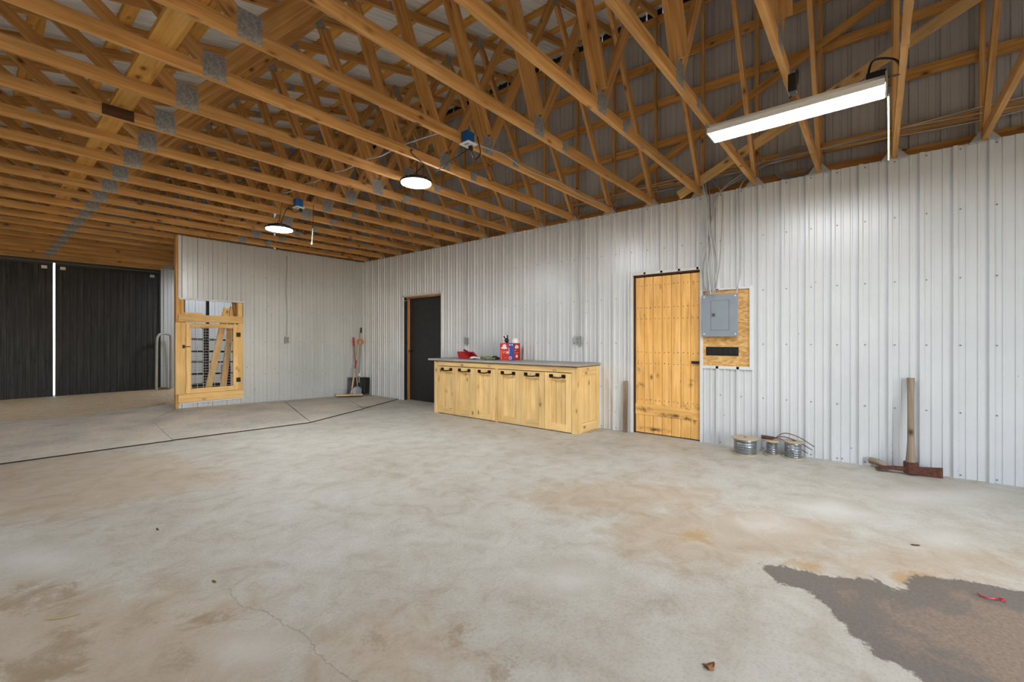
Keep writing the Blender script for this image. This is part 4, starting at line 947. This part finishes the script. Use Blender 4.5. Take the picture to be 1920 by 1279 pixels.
T('cord_line', M['blackpl'], pc, [q1 + Vector((0, 0, .08)), q1.lerp(q2, .55)], .004, 6); T('cord_tip', M['white'], pc, [q1.lerp(q2, .55), q2], .005, 6)
mb = MB(); mb.lathe(q2 - Vector((0, 0, .03)), [(.006, 0), (.012, .008), (.012, .024), (.004, .034)], 10); mb.build('cord_knob', M['white'], pc)

# ------------------------------------------------------------------ tools and loose things
# push broom
pb0, pb1 = on_y(630, 742, 9.03), on_y(680, 742, 8.74); pb0.z = pb1.z = H(5.3, 9) + .06
bro = thing('push_broom', (pb0 + pb1) / 2, 'wide push broom leaning in the corner with a red taped wooden handle', 'broom')
mb = MB(); mb.beam(pb0, pb1, .06, .035); mb.build('broom_head', M['handle'], bro, bevel=.004)
mb = MB(); dv = (pb1 - pb0)
for i in range(60):
    for s_ in (-.02, 0, .02):
        p = pb0 + dv * ((i + .5) / 60) + dv.normalized().cross(Vector((0, 0, 1))) * s_; mb.tube([p - Vector((0, 0, .016)), p - Vector((0, 0, .037))], .004, 4)
mb.build('bristle', M['blackpl'], bro)
h0 = pb0.lerp(pb1, .56) + Vector((0, 0, .02)); h1 = Vector((5.60, 9.09, 1.24))
T('handle', M['handle'], bro, [h0, h0.lerp(h1, .5), h1], .017, 10)
T('tape_band', M['red'], bro, [h0.lerp(h1, .47), h0.lerp(h1, .62)], .0185, 10)
T('head_brace', M['black'], bro, curve([h0 + dv.normalized() * -.1, h0 + Vector((0, 0, .1)), h0.lerp(h1, .1)], 4), .006)
# snow shovel
cs = Vector((5.535, 9.00, .05)); r45 = Vector((.707, -.707, 0)); bk_ = Vector((.707, .707, 0))
sv = thing('snow_shovel', cs, 'black snow shovel standing upright in the corner', 'shovel')
mb = MB(); prof = [(-.055, .0), (-.03, .09), (-.01, .2), (.0, .30), (.0, .37)]
for (a, za), (b_, zb_) in zip(prof, prof[1:]):
    for i in range(6):
        u0, u1 = -.235 + i * .0783, -.235 + (i + 1) * .0783; bow = lambda u: -.03 * (u / .235) ** 2
        P = lambda u, q, z: cs + r45 * u + bk_ * (q + bow(u)) + Vector((0, 0, z))
        mb.quad([P(u0, a, za), P(u1, a, za), P(u1, b_, zb_), P(u0, b_, zb_)])
bl = mb.build('blade', M['blackpl'], sv); md = bl.modifiers.new('thick', 'SOLIDIFY'); md.thickness = .006
mb = MB()
for u in (-.12, -.04, .04, .12): mb.tube([cs + r45 * u + bk_ * (-.06) + Vector((0, 0, .05)), cs + r45 * u + bk_ * (-.016) + Vector((0, 0, .32))], .006, 6)
mb.build('rib', M['black'], sv)
s0 = cs + bk_ * -.02 + Vector((0, 0, .25)); s1 = Vector((5.675, 9.14, 1.54))
T('shaft', M['steel'], sv, [s0, s0.lerp(s1, .7)], .016, 10); T('wood_shaft', M['handle'], sv, [s0.lerp(s1, .7), s0.lerp(s1, .93)], .015, 10); T('grip', M['blackpl'], sv, [s0.lerp(s1, .9), s1], .02, 10)
T('decal_band', M['white'], sv, [s0.lerp(s1, .12), s0.lerp(s1, .17)], .0172, 10)
mb = MB(); p = s0.lerp(s1, .74)
mb.tube([p + r45 * (.06 * math.cos(a)) + Vector((0, 0, .06 * math.sin(a))) - bk_ * .012 for a in [i * PI / 9 for i in range(19)]], .014, 8); mb.build('mid_handle', M['orangeplastic'], sv, smooth=True)
# barn scraper / small shovel
cb_ = on_y(669, 738, 8.86); cb_.z = .04
rs = thing('scoop_shovel', cb_, 'grey scoop shovel with a red grip, between broom and snow shovel', 'shovel')
mb = MB(); prof = [(.075, 0, 0), (.10, .05, .0), (.10, .14, .01), (.075, .17, .02), (.02, .19, .03)]
for (w0, z0_, q0_), (w1, z1_, q1_) in zip(prof, prof[1:]):
    for i in range(4):
        a, b_ = -1 + i * .5, -.5 + i * .5; f_ = lambda w, u, z, q: cb_ + RGT * (w * u) + FWD * (q + .03 * (1 - u * u)) + Vector((0, 0, z))
        mb.quad([f_(w0, a, z0_, q0_), f_(w0, b_, z0_, q0_), f_(w1, b_, z1_, q1_), f_(w1, a, z1_, q1_)])
bl = mb.build('scoop', M['steel'], rs); md = bl.modifiers.new('thick', 'SOLIDIFY'); md.thickness = .004
e1 = Vector((5.50, 9.17, 1.22)); e0 = cb_ + FWD * .05 + Vector((0, 0, .17))
T('handle', M['greywood'], rs, [e0, e0.lerp(e1, .92)], .014, 9); T('grip', M['red'], rs, [e0.lerp(e1, .9), e1, e1 + Vector((0, .004, .1))], .022, 10)
# mattock
mt = thing('mattock', (5.62, -.23, 0), 'rusty mattock standing on its head against the white wall', 'mattock')
m0, m1 = Vector((5.625, -.243, .05)), Vector((5.722, -.245, .905))
mb = MB(); pts = [m0.lerp(m1, t) for t in (0, .06, .14, .3, .6, .85, 1)]; mb.tube(pts, [.046, .042, .034, .026, .025, .026, .029], 12); mb.build('handle', M['greywood'], mt, smooth=True)
hd_ = Vector((-.12, 1, 0)).normalized()
mb = MB(); mb.tube([m0 + Vector((0, 0, -.035)), m0 + Vector((0, 0, .07))], .056, 10); mb.build('eye_socket', M['rust'], mt, bevel=.004)
c_ = m0
def blade(dirn, prof, name, m):
    mb = MB(); sd = dirn.cross(Vector((0, 0, 1)))
    for (l0, w0, t0, z0_), (l1, w1, t1, z1_) in zip(prof, prof[1:]):
        A = [c_ + dirn * l0 + sd * (w0 * x) + Vector((0, 0, z0_ + t0 * z)) for x, z in ((-1, -1), (1, -1), (1, 1), (-1, 1))]; Bq = [c_ + dirn * l1 + sd * (w1 * x) + Vector((0, 0, z1_ + t1 * z)) for x, z in ((-1, -1), (1, -1), (1, 1), (-1, 1))]
        for k in range(4): mb.quad([A[k], A[(k + 1) % 4], Bq[(k + 1) % 4], Bq[k]])
        if l0 == prof[0][0]: mb.quad(list(reversed(A)))
        if l1 == prof[-1][0]: mb.quad(Bq)
    mb.build(name, m, mt, fix=True)
blade(-hd_, [(.04, .018, .035, -.01), (.12, .016, .04, -.006), (.22, .010, .046, -.001)], 'axe_blade', M['rust'])
blade(hd_, [(.04, .024, .02, -.005), (.14, .03, .013, -.006), (.22, .04, .009, -.018), (.26, .045, .004, -.03)], 'hoe_blade', M['rust'])
o = MB(); o.tube(curve([(5.73, .06, .062), (5.70, .0, .06), (5.665, -.075, .032)], 5), [.03] * 8 + [.028, .024, .02], 10); tag(o.build('wood_billet', M['greywood'], smooth=True), 'short split stick lying beside the mattock head', 'stick')
# leaning board by the pine door
mb = MB(); mb.beam((5.70, 2.677, .0), (5.735, 2.68, .70), .022, .065, (0, 1, 0)); tag(mb.build('weathered_board', M['greywood'], bevel=.002), 'short weathered board leaning on the wall left of the pine door', 'board')
# wire spools
def spool(px, rf, rd, h, label):
    p = on_z(*px); s = thing('wire_spool', p, label, 'spool', 'spools of fence wire')
    for nm, z in (('lower_flange', 0), ('upper_flange', h - .014)):
        mb = MB(); mb.lathe(p + Vector((0, 0, z)), [(rf, 0), (rf, .014)], 30); mb.build(nm, M['spool'], s, bevel=.002)
    mb = MB(); pr_ = []; nz_ = int((h - .03) / .006)
    for i in range(nz_ + 1):
        z = .015 + (h - .03) * i / nz_; pr_.append((rd * (1 - .03 * math.sin(i * 1.7)) + (.0025 if i % 2 else -.0015), z))
    mb.lathe(p, pr_, 26); mb.build('wound_wire', M['wire'], s)
    mb = MB(); mb.lathe(p + Vector((0, 0, h - .0002)), [(.016, 0), (.016, .002)], 12); mb.build('hub_hole', M['darkwood'], s)
    return p
w1 = spool((1397, 851), .135, .112, .185, 'widest spool of fence wire, nearest the pine door')
w2 = spool((1447, 853), .085, .052, .165, 'narrow half-used spool of fence wire between the other two')
w3 = spool((1487, 859), .092, .078, .185, 'full spool of fence wire, farthest from the pine door')
rw = thing('rusty_wire_bundle', w2 + Vector((0, 0, .18)), 'rusty bundle of three curved wires lying over the two right spools', 'wire')
k0 = on_y(1434, 829, w2.y + .06); k1 = on_y(1452, 827, w2.y - .02); k0.z = k1.z = w2.z + .188
k0 = w2 + Vector((0, .10, .186)) ; k1 = w2 + Vector((.0, -.03, .190))
mb = MB(); mb.tube([k0, k0.lerp(k1, .5), k1], [.022, .019, .013], 9); mb.build('wrapped_end', M['rust'], rw, smooth=True)
for i, (px, hz_) in enumerate(((1527, 838), .09), ) if False else enumerate((((1527, 838), .075), ((1523, 844), .045), ((1514, 850), .02))):
    e = on_x(*px, 5.62); T('curved_wire', M['rust'], rw, curve([k1, k1.lerp(e, .25) + Vector((0, 0, hz_)), k1.lerp(e, .6) + Vector((0, 0, hz_ * .9)), e], 6), .0045, 6)

# ------------------------------------------------------------------ light and camera
w = bpy.data.worlds.new('world'); sc.world = w; w.use_nodes = True
nt = w.node_tree; bg = nt.nodes['Background']
sky = nt.nodes.new('ShaderNodeTexSky'); sky.sky_type = 'NISHITA'; sky.sun_disc = False; sky.sun_elevation = math.radians(38); sky.sun_rotation = math.radians(200)
nt.links.new(sky.outputs[0], bg.inputs[0]); bg.inputs[1].default_value = .8
# portal for the open rear doorway
la_ = bpy.data.lights.new('doorway_portal', 'AREA'); la_.shape = 'RECTANGLE'; la_.size = 5.6; la_.size_y = 3.2; la_.cycles.is_portal = True
lo = bpy.data.objects.new('doorway_portal', la_); COL.objects.link(lo); lo.location = (.4, YB, 1.6); lo.rotation_euler = (math.radians(90), 0, 0)
cam = bpy.data.cameras.new('camera'); co2 = bpy.data.objects.new('camera', cam); COL.objects.link(co2); sc.camera = co2
cam.sensor_width = 36; cam.lens = CF / 1920 * 36; cam.shift_y = (CY0 - 639.5) / 1920; cam.clip_start = .05; cam.clip_end = 200
co2.location = (0, 0, CH); co2.rotation_euler = (PI / 2, 0, CYAW - PI / 2)
sc.cycles.max_bounces = 7; sc.cycles.adaptive_threshold = .025
sc.cycles.use_light_tree = False
vs = sc.view_settings; vs.view_transform = 'Standard'; vs.look = 'None'; vs.gamma = 1; vs.exposure = 0.30; vs.use_curve_mapping = False
